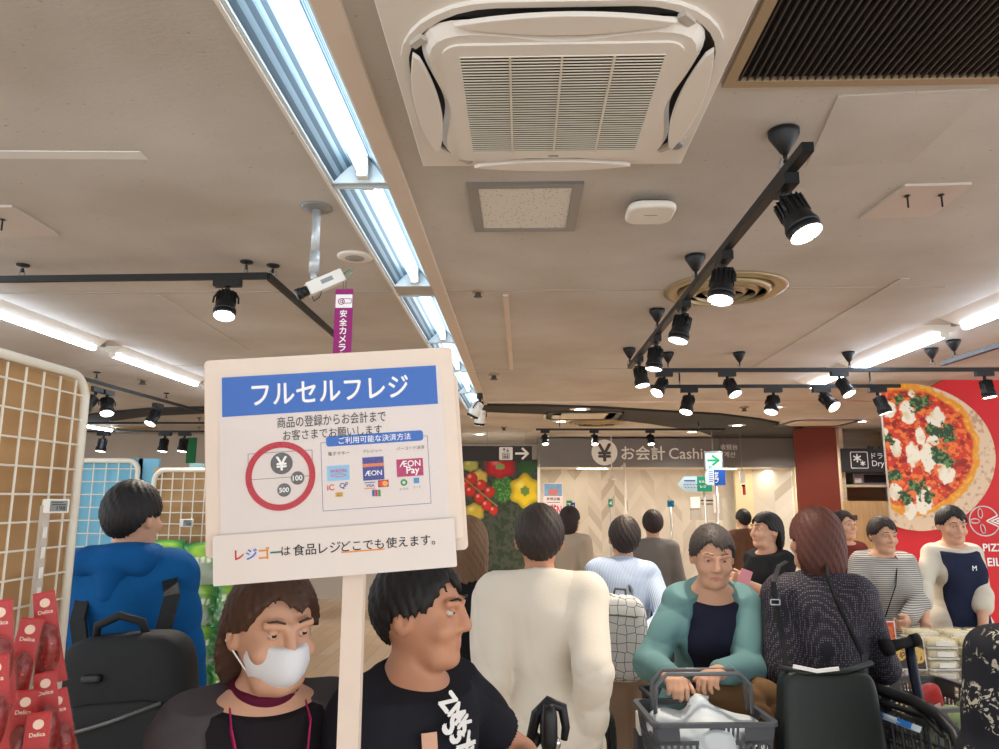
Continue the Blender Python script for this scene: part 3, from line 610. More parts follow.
def spot(p, label, aim, along='y', cover=True, energy=SPOT_W, whiteb=False, scale=1.0):
    p = Vector(p); t = T('spotlight', label, 'spotlight', p, 0, 'track spotlights'); t.scale = (scale,)*3
    rz = 0 if along == 'y' else PI/2; bm = white if whiteb else black
    O('adapter', LM['adapter'] if not whiteb else LM['adapter'].copy(), bm, t, (0, 0, 0), (0, 0, rz)); O('stem', LM['stem'], black, t)
    a = Vector(aim).normalized(); e = a.to_track_quat('-Z', 'Y').to_euler()
    y = O('yoke', LM['yoke'], black, t, (0, 0, -.055), e)
    hname = LM['housing'].copy() if whiteb else LM['housing']
    if whiteb: hname.materials.clear()
    h = O('housing', hname, bm, t, (0, 0, -.055), e); O('bezel', LM['bezel'], black, h); O('lens', LM['lens'], lensE, h)
    if energy:
        ld = bpy.data.lights.new('spot_bulb', 'SPOT'); ld.energy = energy; ld.color = (1, .87, .72); ld.spot_size = R(75); ld.spot_blend = .7; ld.shadow_soft_size = .045
        lo = bpy.data.objects.new('spot_bulb', ld); COL.objects.link(lo); lo.parent = h; lo.location = (0, 0, -.165)
    return t
def tp(px, py): return onz(px, py, TZ)
def tq(px, py): return onz(px, py, TZ-.03)
M1 = [onz(781, 130), onz(697, 255), onz(659, 309), onz(633, 348)]; xt = .825
track((xt, 2.0, TZ), (xt, 5.55, TZ), [(xt, q.y, 0) for q in M1], 'black track running away beside the brass round diffuser')
for (ax_, ay_, aim, l) in ((783, 190, (.26, -.3, -.9), 'nearest black spotlight, glowing toward the viewer'), (735, 262, (-.2, -.2, -1), 'black spotlight hanging before the brass diffuser'), (700, 309, (-.25, -.1, -.9), 'third black spotlight, just past the brass diffuser'),
        (662, 342, (-.15, -.1, -1), 'fourth black spotlight along the near track'), (647, 362, (.1, -.15, -.9), 'fifth black spotlight, at the far end of the near track')):
    q = tq(ax_, ay_); spot((xt, q.y, TZ), l, aim)
y2 = onz(739, 352).y; ty = tp(760, 372.5).y
track((tp(652, 374).x, y2, TZ), (5.2, y2, TZ), [(onz(px, py).x, y2, 0) for px, py in ((667, 353), (739, 352), (852, 350))], 'black track crossing in front of the long right batten light')
for (px, aim, l) in ((727, (.3, -.5, -1), 'spotlight on the crossing track, left of the long batten light'), (839, (.3, -.5, -1), 'spotlight on the crossing track under the right batten line'), (984, (.1, -.1, -1), 'spotlight at the right edge on the crossing track'), (664, (-.55, -.45, -.9), 'leftmost spotlight on the crossing track, beside the near track end')):
    spot((at(px, 373, y2).x, y2, TZ), l, aim, 'x')
y3 = tp(740, 388).y
track((tp(651, 388).x, y3, TZ), (tp(906, 386).x, y3, TZ), [(tp(680, 388).x, y3, 0), (tp(870, 388).x, y3, 0)], 'black track third in depth, ending above the pizza picture', False)
for (px, aim, l) in ((689, (-.3, -.3, -1), 'leftmost spotlight of the third track'), (773, (-.3, -.3, -1), 'middle spotlight of the third track, above the cashier wall'), (821, (.4, -.7, -.8), 'tilted spotlight on the third track left of the pizza picture'), (877, (.3, -.1, -1), 'spotlight overlapping the top of the pizza picture')):
    spot((at(px, 388, y3).x, y3, TZ), l, aim, 'x', scale=1.15)
y4 = tp(630, 430.5).y
track((tp(536, 430.5).x, y4, TZ), (tp(726, 430).x, y4, TZ), [(tp(560, 430).x, y4, 0), (tp(700, 430).x, y4, 0)], 'farthest black track in front of the cashier sign', False)
for (px, l) in ((545, 'far spotlight above the left end of the cashier sign'), (594, 'far spotlight above the white yen circle'), (650, 'far spotlight above the cashier lettering')):
    spot((at(px, 430, y4).x, y4, TZ), l, (.03, -.3, -1), 'x', scale=1.0, energy=30)
xr = 3.12
track((xr, 3.2, TZ), (xr, 5.45, TZ), [(xr, onz(952, 340).y, 0), (xr, onz(970, 348).y, 0)], 'pale lit track running beside the right batten lights')
# left tracks
yl = onz(245, 260).y; zl = CEIL-.1; TZ2 = onz(0, 0).z-.09
q0 = onz(268, 279, TZ2); q1 = onz(-60, 283, TZ2)
track((q1.x, q1.y, TZ2), (q0.x, q0.y, TZ2), [(onz(24, 265).x, q1.y*.77+q0.y*.23, 0), (onz(245, 260).x, q0.y, 0)], 'black track crossing the ceiling at left in front of the camera', False)
spot((onz(230, 281, TZ2).x, q0.y*.88+q1.y*.12, TZ2), 'black spotlight left of the security camera', (.1, -.35, -1), 'x')
track((q0.x, q0.y, TZ2), (q0.x, q0.y+1.55, TZ2), [(q0.x, q0.y+.06, 0), (q0.x, q0.y+1.45, 0)], 'black track running away below the security camera', False)
p = onz(97, 372); x2 = p.x
track((x2, 5.2, TZ2-.02), (x2, 9.0, TZ2-.02), [(x2, p.y, 0), (x2, onz(163, 393).y, 0)], 'black track running away above the blue rack', False)
for (px, aim, l) in ((106, (-.5, -.3, -1), 'left one of the paired spotlights above the blue rack'), (117, (.3, -.4, -1), 'right one of the paired spotlights above the blue rack'), (165, (-.2, -.5, -1), 'single dark spotlight right of the paired spotlights')):
    q = onz(px, 503-(522-px)*.286, TZ2-.02); spot((x2, q.y, TZ2-.05), l, aim, scale=1.2)
for (py, xs_, l, nmz) in ((424, (185, 168), 'upper', 'black track far left, upper of two'), (432.5, (104, 165.5, 185), 'lower', 'black track far left, lower of two')):
    yy = onz(150, py, TZ2).y; track((onz(84, py, TZ2).x, yy, TZ2), (onz(208, py, TZ2).x, yy, TZ2), [(onz(110, py, TZ2).x, yy, 0), (onz(199, py, TZ2).x, yy, 0)], nmz+' crossing tracks before the beige wall', False)
    if l == 'lower':
        for px, k in zip(xs_, ('left', 'middle', 'right')): spot((onz(px, py, TZ2).x, yy, TZ2), k+' spotlight of the far left row above the blue rack', (-.05, -.15, -1), 'x', scale=1.5)
# two white spotlights at the end of the main line
for (px, py, l, aim) in ((480, 397, 'upper white spotlight at the end of the main fluorescent line', (-.5, .2, -1)), (481, 405, 'lower white spotlight at the end of the main fluorescent line', (-.1, .3, -1))):
    q = onz(px, py, CEIL-.05); spot((q.x, q.y, CEIL-.02), l, aim, whiteb=True, energy=0, scale=1.3)
# ---------------------------------------------------------------- security camera and its banner
p = onz(317, 207); t = T('security_camera', 'white box security camera on a grey ceiling pole', 'camera', (p.x, p.y, CEIL)); Y0 = p.y
zc = at(318, 275, Y0).z-CEIL
MB().lathe([(.062, 0), (.062, -.006), (.03, -.012), (.022, -.014)], 28).build('mount_plate', mat('galvanised', (150, 154, 154), .4, .7), t)
m = MB(); m.tube([(0, 0, -.01), (0, 0, zc*.68)], .0165, 16); m.tube([(0, 0, zc*.66), (0, 0, zc+.01)], .02, 16); m.build('pole', mat('pole_grey', (186, 190, 192), .35, .3), t)
m = MB(); m.tube([(0, 0, zc+.02), (0, 0, zc-.01), (.01, 0, zc-.025)], .013, 10); m.build('ball_joint', mat('pole_grey'), t)
a = Vector((-.135, -.06, -.085)).normalized(); rot = a.to_track_quat('-Y', 'Z').to_euler()
c = at(325, 283, Y0)-Vector((p.x, p.y, CEIL))
b_ = MB().box((0, 0, 0), (.058, .15, .052)).build('body', white, t, c, rot, .004)
m = MB(); m.tube([(0, -.075, 0), (0, -.105, 0)], .02, 16); m.tube([(0, -.1, 0), (0, -.12, 0)], .023, 16); m.build('lens_barrel', blackp, b_)
MB().bx(.0292, .0296, -.02, .03, -.005, .012).build('label_print', grey, b_)
m = MB(); m.tube([(.0, .075, 0), (.02, .11, .01), (.045, .105, -.01), (.045, .075, -.03)], .003, 6); m.build('cable', mat('green_cable', (120, 160, 140), .5), b_); m = MB(); m.tube([(0, -.07, -.026), (.012, -.075, -.05), (.02, -.05, -.045), (0.01, -.03, -.026)], .002, 6); m.build('strap', blackp, b_)
bt = at(344.5, 289, Y0-.02); bb = at(343, 352, Y0-.02); hb = bt.z-bb.z; t = T('camera_banner', 'purple hanging security camera banner with white characters', 'banner', (bt.x, Y0-.02, bt.z))
wb = 15.5/FPX*(Y0+.6)*1.0
MB().bx(-wb/2, wb/2, 0, .002, -hb-.1, 0).build('cloth', mat('purple_cloth', (150, 24, 112), .6), t)
MB().bx(-wb/2+.003, wb/2-.003, -.001, 0, -.075, -.022).build('white_field', wht, t)
m = MB(); m.ring(circ(-.01, -.05, .013), circ(-.01, -.05, .01), -.002, -.001); m.ring(circ(-.01, -.05, .006), circ(-.01, -.05, .0035), -.002, -.001); m.ring(rrect(.012, -.048, .035, .02, .003), rrect(.012, -.048, .031, .016, .003), -.002, -.001); m.build('camera_icon', mat('purple_cloth'), t)
m = MB()
for k, ch in enumerate('安全カメラ作動中'): m.text(ch, 0, -.098-.0335*k, h=.029, y=-.001, bold=.03)
m.build('lettering', wht, t); m = MB(); m.tube([(-.004, 0, -.008), (-.006, 0, .03)], .0015, 5); m.tube([(.004, 0, -.008), (.006, 0, .03)], .0015, 5); m.build('tie', dgrey, t)
# ================================================================ people (one continuous body surface each, grown from a distance field)
class Field:
    def __init__(s, lo, hi, vx):
        s.lo = np.array(lo, float); s.vx = vx; n = np.ceil((np.array(hi)-s.lo)/vx).astype(int)+1; s.n = n
        s.a = np.full(n, .3, np.float32)
    def sl(s, c0, c1, pad):
        i0 = np.maximum(0, np.floor((c0-pad-s.lo)/s.vx).astype(int)); i1 = np.minimum(s.n, np.ceil((c1+pad-s.lo)/s.vx).astype(int)+1)
        if (i1 <= i0).any(): return None, None
        g = [s.lo[k]+s.vx*np.arange(i0[k], i1[k], dtype=np.float32) for k in range(3)]
        return tuple(slice(i0[k], i1[k]) for k in range(3)), np.meshgrid(*g, indexing='ij', sparse=True)
    def put(s, sl, d, k, op):
        b = s.a[sl]
        if op == 'add':
            if k > 0: h = np.clip(.5+.5*(b-d)/k, 0, 1); s.a[sl] = b*(1-h)+d*h-k*h*(1-h)
            else: s.a[sl] = np.minimum(b, d)
        else:
            d = -d
            if k > 0: h = np.clip(.5-.5*(b-d)/k, 0, 1); s.a[sl] = b*(1-h)+d*h+k*h*(1-h)
            else: s.a[sl] = np.maximum(b, d)
    def cap(s, p, q, r0, r1, k=.02, op='add'):
        p, q = np.array(p, float), np.array(q, float); R_ = max(r0, r1); sl, g = s.sl(np.minimum(p, q)-R_, np.maximum(p, q)+R_, k+.03)
        if sl is None: return
        d = q-p; L2 = max(d@d, 1e-9); t = np.clip(sum((g[i]-p[i])*d[i] for i in range(3))/L2, 0, 1)
        s.put(sl, np.sqrt(sum((g[i]-p[i]-t*d[i])**2 for i in range(3)))-(r0+t*(r1-r0)), k, op)
    def ell(s, c, r, k=.02, M=None, op='add'):
        c, r = np.array(c, float), np.array(r, float); R_ = r.max(); sl, g = s.sl(c-R_, c+R_, k+.03)
        if sl is None: return
        e = [g[i]-c[i] for i in range(3)]
        if M is not None: e = [sum(M[j][i]*e[j] for j in range(3)) for i in range(3)]
        q0 = np.sqrt(sum((e[i]/r[i])**2 for i in range(3)))+1e-6; q1 = np.sqrt(sum((e[i]/r[i]**2)**2 for i in range(3)))+1e-6
        s.put(sl, q0*(q0-1)/q1, k, op)
    def cut(s, p, n, k=.0):
        """remove the side the normal points to"""
        sl, g = s.sl(s.lo, s.lo+s.vx*s.n, 0); d = sum((g[i]-p[i])*n[i] for i in range(3)); s.a = np.maximum(s.a, d.astype(np.float32)*np.ones_like(s.a))
    def grid(s): return np.meshgrid(*[s.lo[k]+s.vx*np.arange(s.n[k], dtype=np.float32) for k in range(3)], indexing='ij', sparse=True)
    def mesh(s, name):
        g = vdb.FloatGrid(background=.3); g.copyFromArray(np.ascontiguousarray(s.a)); p, q = g.convertToQuads(isovalue=0)
        p = p*s.vx+s.lo; me = bpy.data.meshes.new(name)
        me.vertices.add(len(p)); me.vertices.foreach_set('co', p.astype(np.float32).ravel())
        me.loops.add(len(q)*4); me.loops.foreach_set('vertex_index', q[:, ::-1].astype(np.int32).ravel()); me.polygons.add(len(q))
        me.polygons.foreach_set('loop_start', np.arange(len(q), dtype=np.int32)*4); me.polygons.foreach_set('use_smooth', np.ones(len(q), bool))
        me.update(); me.validate(); return me
def wrinkle(F, amp, seed, dirn=(0.3, .2, 1)):
    x, y, z = F.grid(); r = np.random.default_rng(seed); ph = r.random(6)*6
    w = np.sin(9*x+7*z+ph[0])*1.2+np.sin(11*y-8*z+ph[1])
    rg = lambda q: 1-1.6*np.abs(np.sin(q))**.6
    d = rg(15*(dirn[0]*x+dirn[1]*y+dirn[2]*z)+.9*w+ph[2])+.7*rg(24*(-dirn[2]*x*.6+.5*y+.7*z)+1.1*w+ph[3])+.5*np.sin(23*(x-z*.7)+ph[4]+w)
    F.a = F.a+amp*.5*d.astype(np.float32)
SKIN = {'light': mat('skin_light', (206, 158, 130), .55, bump=.05, var=.06, vscale=25), 'warm': mat('skin_warm', (190, 136, 106), .55, bump=.05, var=.06, vscale=25)}
lipm = mat('lips', (190, 128, 110), .5); eyew = mat('eye_white', (205, 200, 194), .3); eyeb = mat('eye_iris', (40, 26, 20), .2)
def person(label, loc, rz, H=1.62, lean=0, head=(0, 0), wr=None, el=None, top=None, legs=None, hair=('short', (30, 25, 24)), skin='light', vx=.0075, female=True, shoes=(50, 46, 44), wide=1.0, seed=1, mask=False, extra=None, tilt=0, skirt=False, curl=(.5, .5), hand_n=None):
    s = H/1.65; t = T('person', label, 'person', loc, rz)
    Ml = Matrix.Rotation(lean, 3, 'X'); hip = Vector((0, 0, .92))
    Mt = Matrix.Rotation(tilt, 3, 'Y')
    def U(p):  # upper body: lean forward (towards -y) about the hips
        return np.array((hip+Mt @ (Ml @ (Vector(p)-hip)))*s)
    piv = Vector((0, .012, 1.44)); Mh = Matrix.Rotation(head[0], 3, 'Z') @ Matrix.Rotation(head[1], 3, 'X'); Mh2 = Matrix.Rotation(head[0], 3, 'Z') @ Matrix.Rotation(head[1]-lean*.7, 3, 'X')
    def Hd(p): return U(piv+Mh2 @ (Vector(p)-piv))
    MH = np.array((Mt @ Ml @ Mh2)); MU = np.array(Mt @ Ml)
    sw = .15*wide if female else .174*wide
    J = {}
    for k, sg in (('L', 1), ('R', -1)):
        sh = U((sg*sw, .012, 1.338)); w = (wr or {}).get(k); w = np.array(Vector(w)) if w is not None else np.array((sg*(sw+.075), -.03, .80))*s
        L1, L2 = .275*s, .235*s; d = w-sh; D = np.linalg.norm(d)
        if D > L1+L2-.004: w = sh+d/D*(L1+L2-.004); d = w-sh; D = L1+L2-.004
        h = np.array((el or {}).get(k, (sg*.35, .6, -.5)), float); u = d/D; h = h-u*(h@u); h = h/np.linalg.norm(h)
        a = (L1**2-L2**2+D*D)/(2*D); e = sh+u*a+h*math.sqrt(max(L1**2-a*a, 0)); J[k] = (sh, e, w)
    hips = {k: (np.array((sg*.088, .0, .88))*s, np.array((sg*.096, -.012, .475))*s, np.array((sg*.1, .012, .085))*s) for k, sg in (('L', 1), ('R', -1))}
    allp = [p for v in list(J.values())+list(hips.values()) for p in v]+[Hd((0, 0, 1.7)), U((0, -.2, 1.2)), U((0, .2, 1.2)), U((.25, 0, 1.3)), U((-.25, 0, 1.3)), Hd((0, -.16, 1.55)), Hd((0, .16, 1.55))]
    lo = np.min(allp, 0)-.2; hi = np.max(allp, 0)+.2; lo[2] = -.02
    def torso(F, g, k=.05, low=True, bust=True):
        F.ell(U((0, .0, 1.235)), np.array((.142*wide+g, .1+g, .185+g))*s, k, MU); F.cap(U((-sw+.03, .015, 1.343)), U((sw-.03, .015, 1.343)), (.056+g)*s, (.056+g)*s, k)
        F.cap(U((0, .02, 1.30)), U((0, .018, 1.41)), (.07+g)*s, (.045+g*.5)*s, k)
        F.ell(U((0, .0, 1.05)), np.array((.126*wide+g, .1+g, .17+g))*s, k, MU)
        if female and bust:
            for sg in (1, -1): F.ell(U((sg*.068, -.085, 1.225)), np.array((.054+g, .036+g, .054+g))*s, k, MU)
        if low: F.ell(np.array((0, .012, .91))*s, np.array((.155*wide+g, .115+g, .14+g))*s, k)
    def leg(F, k_, g, k=.04, end=1.0, flare=0):
        a, b, c = hips[k_]; F.cap(a, b, (.086+g)*s, (.056+g+flare)*s, k); F.cap(b, b+(c-b)*end, (.056+g+flare)*s, (.038+g+flare)*s, k)
    # ---- body
    F = Field(lo, hi, vx); torso(F, 0)
    for k_ in 'LR':
        leg(F, k_, 0); a, b, c = J[k_]; sg = 1 if k_ == 'L' else -1
        F.cap(a, b, .046*s, .038*s, .03); F.cap(b, c, .041*s, .027*s, .02)
        F.cap(hips[k_][2], hips[k_][2]+np.array((0, -.12, -.045))*s, .035*s, .03*s, .02)
        # hand: palm, four fingers of unequal length and a thumb from the side of the palm
        d = (c-b)/np.linalg.norm(c-b); nrm = np.array((hand_n or {}).get(k_, (-sg, 0, 0)), float); nrm = nrm-d*(nrm@d); nrm /= np.linalg.norm(nrm); sd = np.cross(d, nrm)
        if k_ == 'L': sd = -sd      # sd points to the thumb side
        cu = curl[0 if k_ == 'L' else 1]
        F.cap(c, c+d*.03*s, .026*s, .027*s, .012)
        for q, (off, ln) in enumerate(((.03, .07), (.0105, .08), (-.0095, .074), (-.028, .058))):
            kn = c+(d*.088+sd*off)*s; F.cap(c+(d*.025+sd*off*.6)*s, kn, .0155*s, .0115*s, .012)
            p = kn; ang = 0
            for j, fr in enumerate((.45, .32, .23)):
                ang += cu*(.75+.12*q); q2 = p+(d*math.cos(ang)+nrm*math.sin(ang))*ln*fr*s; F.cap(p, q2, (.0098-.0011*j)*s, (.009-.0011*j)*s, .003); p = q2
        tb = c+(d*.03+sd*.024)*s; t1 = tb+(d*.03+sd*.026+nrm*.012)*s; t2 = t1+(d*.03+sd*.008+nrm*.014*(.5+cu))*s
        F.cap(c+(d*.015+sd*.012)*s, t1, .0165*s, .0115*s, .01); F.cap(t1, t2, .011*s, .009*s, .003)
    F.cap(U((0, .022, 1.36)), Hd((0, .008, 1.48)), .05*s, .046*s, .02)
    def hell(c, r, k=.02, op='add'): F.ell(Hd(c), np.array(r)*s, k, MH, op)
    def hcap(a, b, r0, r1, k=.01, op='add'): F.cap(Hd(a), Hd(b), r0*s, r1*s, k, op)
    hell((0, .012, 1.552), (.076, .094, .094)); hell((0, -.028, 1.497), (.058, .064, .066), .03); hcap((-.03, -.055, 1.452), (.03, -.055, 1.452), .022, .022, .025); hell((0, -.075, 1.447), (.022, .02, .018), .02)
    for sg in (1, -1):
        hell((sg*.031, -.094, 1.548), (.02, .014, .013), .012, 'sub'); hcap((sg*.016, -.086, 1.566), (sg*.045, -.076, 1.566), .009, .009, .012); hell((sg*.04, -.066, 1.51), (.024, .022, .02), .02)
        hell((sg*.077, .012, 1.527), (.012, .02, .032), .01); hell((sg*.086, .006, 1.53), (.006, .01, .016), .004, 'sub')
    hcap((0, -.09, 1.555), (0, -.107, 1.518), .0085, .012, .012); hcap((-.011, -.094, 1.513), (.011, -.094, 1.513), .0085, .0085, .008)
    hcap((-.019, -.083, 1.482), (.019, -.083, 1.482), .0075, .0075, .006); hcap((-.016, -.083, 1.472), (.016, -.083, 1.472), .008, .008, .006)
    me = F.mesh('person_body'); ms = [SKIN[skin], lipm]
    co = np.empty(len(me.polygons)*3, np.float32); me.polygons.foreach_get('center', co); co = co.reshape(-1, 3); hc = (co-Hd((0, 0, 1.477)))@MH/s
    li = (np.abs(hc[:, 0]) < .023) & (hc[:, 1] < -.083+0*hc[:, 0]) & (np.abs(hc[:, 2]) < .0105-.008*np.abs(hc[:, 0])/.023); me.polygons.foreach_set('material_index', li.astype(np.int32))
    O('body', me, ms, t)
    for sg in (1, -1):
        e = Hd((sg*.031, -.0765, 1.5485)); m = MB(); m.sph((0, 0, 0), .0108*s, 14, 10, 0); d = (Hd((0, -1, 1.5))-Hd((0, 0, 1.5))); d /= np.linalg.norm(d)
        m.sph(tuple(d*.0052*s), .0068*s, 12, 8, 1); m.build('eye', [eyew, eyeb], t, e)
        for axv, ang, nm_ in (((sg*.12, -.42, 1), 60, 'eyelid'), ((sg*.1, -.3, -1), 58, 'eyelid')):
            av = Vector(Hd(axv)-Hd((0, 0, 0))).normalized(); rr_ = .0122*s; m = MB(); m.lathe([(1e-5, rr_)]+[(rr_*math.sin(R(ang)*k/5), rr_*math.cos(R(ang)*k/5)) for k in range(1, 6)], 18, M=av.to_track_quat('Z', 'Y').to_matrix()); m.build(nm_, SKIN[skin], t, e)
        m = MB(); m.tube([Hd((sg*.014, -.094, 1.572)), Hd((sg*.031, -.092, 1.577)), Hd((sg*.048, -.077, 1.572))], [.0022*s, .003*s, .0014*s], 6); m.build('eyebrow', mat('hair_%d_%d_%d' % hair[1], hair[1], .6), t)
    # ---- clothes
    def garment(name, ms, fn, amp=.004, cuts=(), vx2=None, parent=t):
        F2 = Field(lo, hi, vx2 or vx); fn(F2)
        if amp: wrinkle(F2, amp, seed)
        for p, n in cuts: F2.cut(p, n)
        o = O(name, F2.mesh(name), ms, parent); return o
    tp_ = dict(g=.016, sleeve='long', hem=.86, neck=1.405, name='shirt', m=white, amp=.005); tp_.update(top or {})
    def shirt(F2):
        g = tp_['g']; torso(F2, g, bust=True)
        F2.ell(np.array((0, .012, .9))*s, np.array((.172*wide+g, .13+g, .2))*s, .05)
        for k_ in 'LR': F2.cap(hips[k_][0], hips[k_][0]-np.array((0, 0, .12))*s, (.098+g)*s, (.1+g)*s, .05)
        if tp_.get('open'): F2.cap(U((0, -.15, 1.5)), U((0, -.25, .6)), tp_['open']*s, tp_['open']*1.15*s, .015, 'sub')
        for k_ in 'LR':
            a, b, c = J[k_]
            if tp_['sleeve'] == 'none': continue
            F2.cap(a, b, (.047+g*.8)*s, (.039+g*.8)*s, .03)
            if tp_['sleeve'] == 'long': F2.cap(b, b+(c-b)*.97, (.042+g*.8)*s, (.031+g*.6)*s, .02)
            elif tp_['sleeve'] == 'elbow': F2.cap(b, b+(c-b)*.35, (.045+g)*s, (.042+g)*s, .02)
    cuts = [(U((0, 0, tp_['neck'])), MU@np.array((0, -.35, 1))/1.06)]
    hem = tp_['hem']; sh_ = garment(tp_['name'], tp_['m'], shirt, tp_['amp'], cuts)
    # hem and short sleeves are trimmed on the mesh
    import bmesh
    bm = bmesh.new(); bm.from_mesh(sh_.data); kill = []
    E_ = {k_: (J[k_][0], J[k_][1]) for k_ in 'LR'}
    for f in bm.faces:
        c = np.array(f.calc_center_median()); 
        near_arm = False
        for k_ in 'LR':
            a, b = J[k_][0], J[k_][1]; w = J[k_][2]
            for p0, p1, rr in ((a, b, .085), (b, w, .075)):
                d = p1-p0; tt = np.clip((c-p0)@d/(d@d), 0, 1)
                if np.linalg.norm(c-p0-tt*d) < rr*s and tt > .3: near_arm = True
            if tp_['sleeve'] == 'short':
                d = b-a; tt = (c-a)@d/(d@d)
                if tt > .62 and np.linalg.norm(c-a-np.clip(tt, 0, 1)*d) < .11*s: kill.append(f)
        if c[2] < hem*s and not near_arm: kill.append(f)
    bmesh.ops.delete(bm, geom=list(set(kill)), context='FACES'); bm.to_mesh(sh_.data); bm.free()
    lg = dict(m=mat('dark_trousers', (52, 52, 58), .8, bump=.1), g=.014, flare=0, name='trousers', end=.95); lg.update(legs or {})
    def pants(F2):
        F2.ell(np.array((0, .012, .91))*s, np.array((.155*wide+lg['g'], .115+lg['g'], .14+lg['g']))*s, .05)
        for k_ in 'LR': leg(F2, k_, lg['g'], .03, lg['end'], lg['flare'])
        if skirt:
            F2.cap(np.array((0, .01, .88))*s, np.array((0, .01, .45))*s, .15*s, .2*s, .05)
    garment(lg['name'], lg['m'], pants, .004, [((0, 0, 1.0*s), (0, 0, 1))]+([((0, 0, .42*s), (0, 0, -1))] if skirt else []), .009)
    for k_ in 'LR':
        c = hips[k_][2]; m = MB(); m.sph((0, -.055*s, -.045*s), (.045*s, .125*s, .048*s), 18, 10); m.bx(-.042*s, .042*s, -.17*s, .055*s, -.0845*s, -.068*s, 1); m.build('shoe', [mat('shoe_%d' % shoes[0], shoes, .6), mat('sole', (225, 222, 216), .6)], t, c)
    # ---- hair
    hs, hcl = hair; hm = mat('hair_%d_%d_%d' % hcl, hcl, .6, bump=.35, bscale=160, spec=.4)
    lo2 = np.minimum(Hd((0, 0, 1.3)), Hd((0, 0, 1.7)))-.22; hi2 = np.maximum(Hd((0, 0, 1.3)), Hd((0, 0, 1.7)))+.22
    if hs in ('long', 'tail'): lo2[2] -= .12
    F2 = Field(lo2, hi2, .0055); g = {'short': .012, 'bob': .016}.get(hs, .018)
    F2.ell(Hd((0, .014, 1.554)), np.array((.077+g, .095+g, .095+g))*s, .0, MH)
    x, y, z = F2.grid(); P_ = [x-Hd((0, 0, 1.55))[0], y-Hd((0, 0, 1.55))[1], z-Hd((0, 0, 1.55))[2]]
    hx = sum(MH[i][0]*P_[i] for i in range(3))/s; hy = sum(MH[i][1]*P_[i] for i in range(3))/s; hz = sum(MH[i][2]*P_[i] for i in range(3))/s
    lowz = {'short': -.1, 'bob': -.16, 'long': -.12, 'tail': -.1, 'cap': -.06}[hs]
    line = np.clip(np.where(hy < -.03, .05-.012*np.sin(hx*70)-np.clip(hy+.06, 0, 1)*1.6, np.where(hy < .035, -.005-(hy+.03)*.25, -.02-(hy-.035)*(2.6 if hs == 'short' else 6))), lowz, 1)
    keepd = (line-hz)*(.22 if hs == 'short' else .5)
    if hs in ('bob', 'long'): F2.ell(Hd((0, .03, 1.48)), np.array((.098, .085, .11))*s, .03, MH)
    F2.a = np.maximum(F2.a, np.minimum(keepd, .3).astype(np.float32)*np.ones_like(F2.a))
    if hs == 'long':
        for k in range(9):
            a = -.07+.14*k/8; F2.cap(Hd((a*.9, .075-abs(a)*.4, 1.55)), U((a*1.25, .1-abs(a)*.3, 1.26+.03*math.sin(k*2.3))), .032*s, .014*s, .012)
    if hs == 'tail':
        F2.cap(Hd((0, .1, 1.57)), Hd((0, .16, 1.55)), .03*s, .035*s, .02); F2.cap(Hd((0, .16, 1.55)), Hd((0, .15, 1.4)), .035*s, .015*s, .02)
    an = np.arctan2(hx, hy+.0*hx); F2.a = F2.a+(.0016*np.sin(46*an+9*hz/.1)+.0014*np.sin(23*an-14*hz/.1+1)).astype(np.float32)
    O('hair', F2.mesh('hair'), hm, t)
    if mask:
        F3 = Field(Hd((0, 0, 1.5))-.16, Hd((0, 0, 1.5))+.16, .005); F3.ell(Hd((0, -.03, 1.497)), np.array((.067, .074, .07))*s, 0, MH); F3.ell(Hd((0, -.085, 1.5)), np.array((.03, .036, .045))*s, .03, MH)
        x, y, z = F3.grid(); Q = Hd((0, 0, 1.5)); zz_ = sum(MH[i][2]*([x, y, z][i]-Q[i]) for i in range(3))/s; yy_ = sum(MH[i][1]*([x, y, z][i]-Q[i]) for i in range(3))/s
        F3.a = np.maximum(F3.a, np.maximum(np.maximum(zz_-.028, -.068-zz_), yy_+.03).astype(np.float32)+0*F3.a); O('face_mask', F3.mesh('face_mask'), mat('mask_white', (226, 228, 232), .8, bump=.1), t)
        for sg in (1, -1):
            m = MB(); m.tube([Hd((sg*.06, -.035, 1.52)), Hd((sg*.084, .02, 1.53)), Hd((sg*.086, .024, 1.515)), Hd((sg*.06, -.035, 1.47))], .0017, 5); m.build('ear_loop', wht, t)
    def panel(name, ms, g, hx_, z0, z1, back=-.0, amp=.004):
        F2 = Field(lo, hi, vx); torso(F2, g); F2.ell(np.array((0, .012, .9))*s, np.array((.172*wide+g, .13+g, .2))*s, .05); wrinkle(F2, amp, seed+50)
        for p, n in ((U((hx_, 0, 1.2)), (1, 0, 0)), (U((-hx_, 0, 1.2)), (-1, 0, 0)), (U((0, 0, z1)), (0, -.3, .95)), ((0, 0, z0*s), (0, 0, -1)), (U((0, back, 1.2)), (0, 1, 0))): F2.cut(p, MU@np.array(n, float) if n[1] or n[0] else n)
        return O(name, F2.mesh(name), ms, t)
    return t, dict(panel=panel, U=U, Hd=Hd, J=J, s=s, hips=hips, garment=garment, MU=MU, MH=MH)
def W2L(t, p):
    """world point to the local frame of a thing turned about z"""
    return Matrix.Rotation(-t[1], 3, 'Z') @ (Vector(p)-Vector(t[0]))
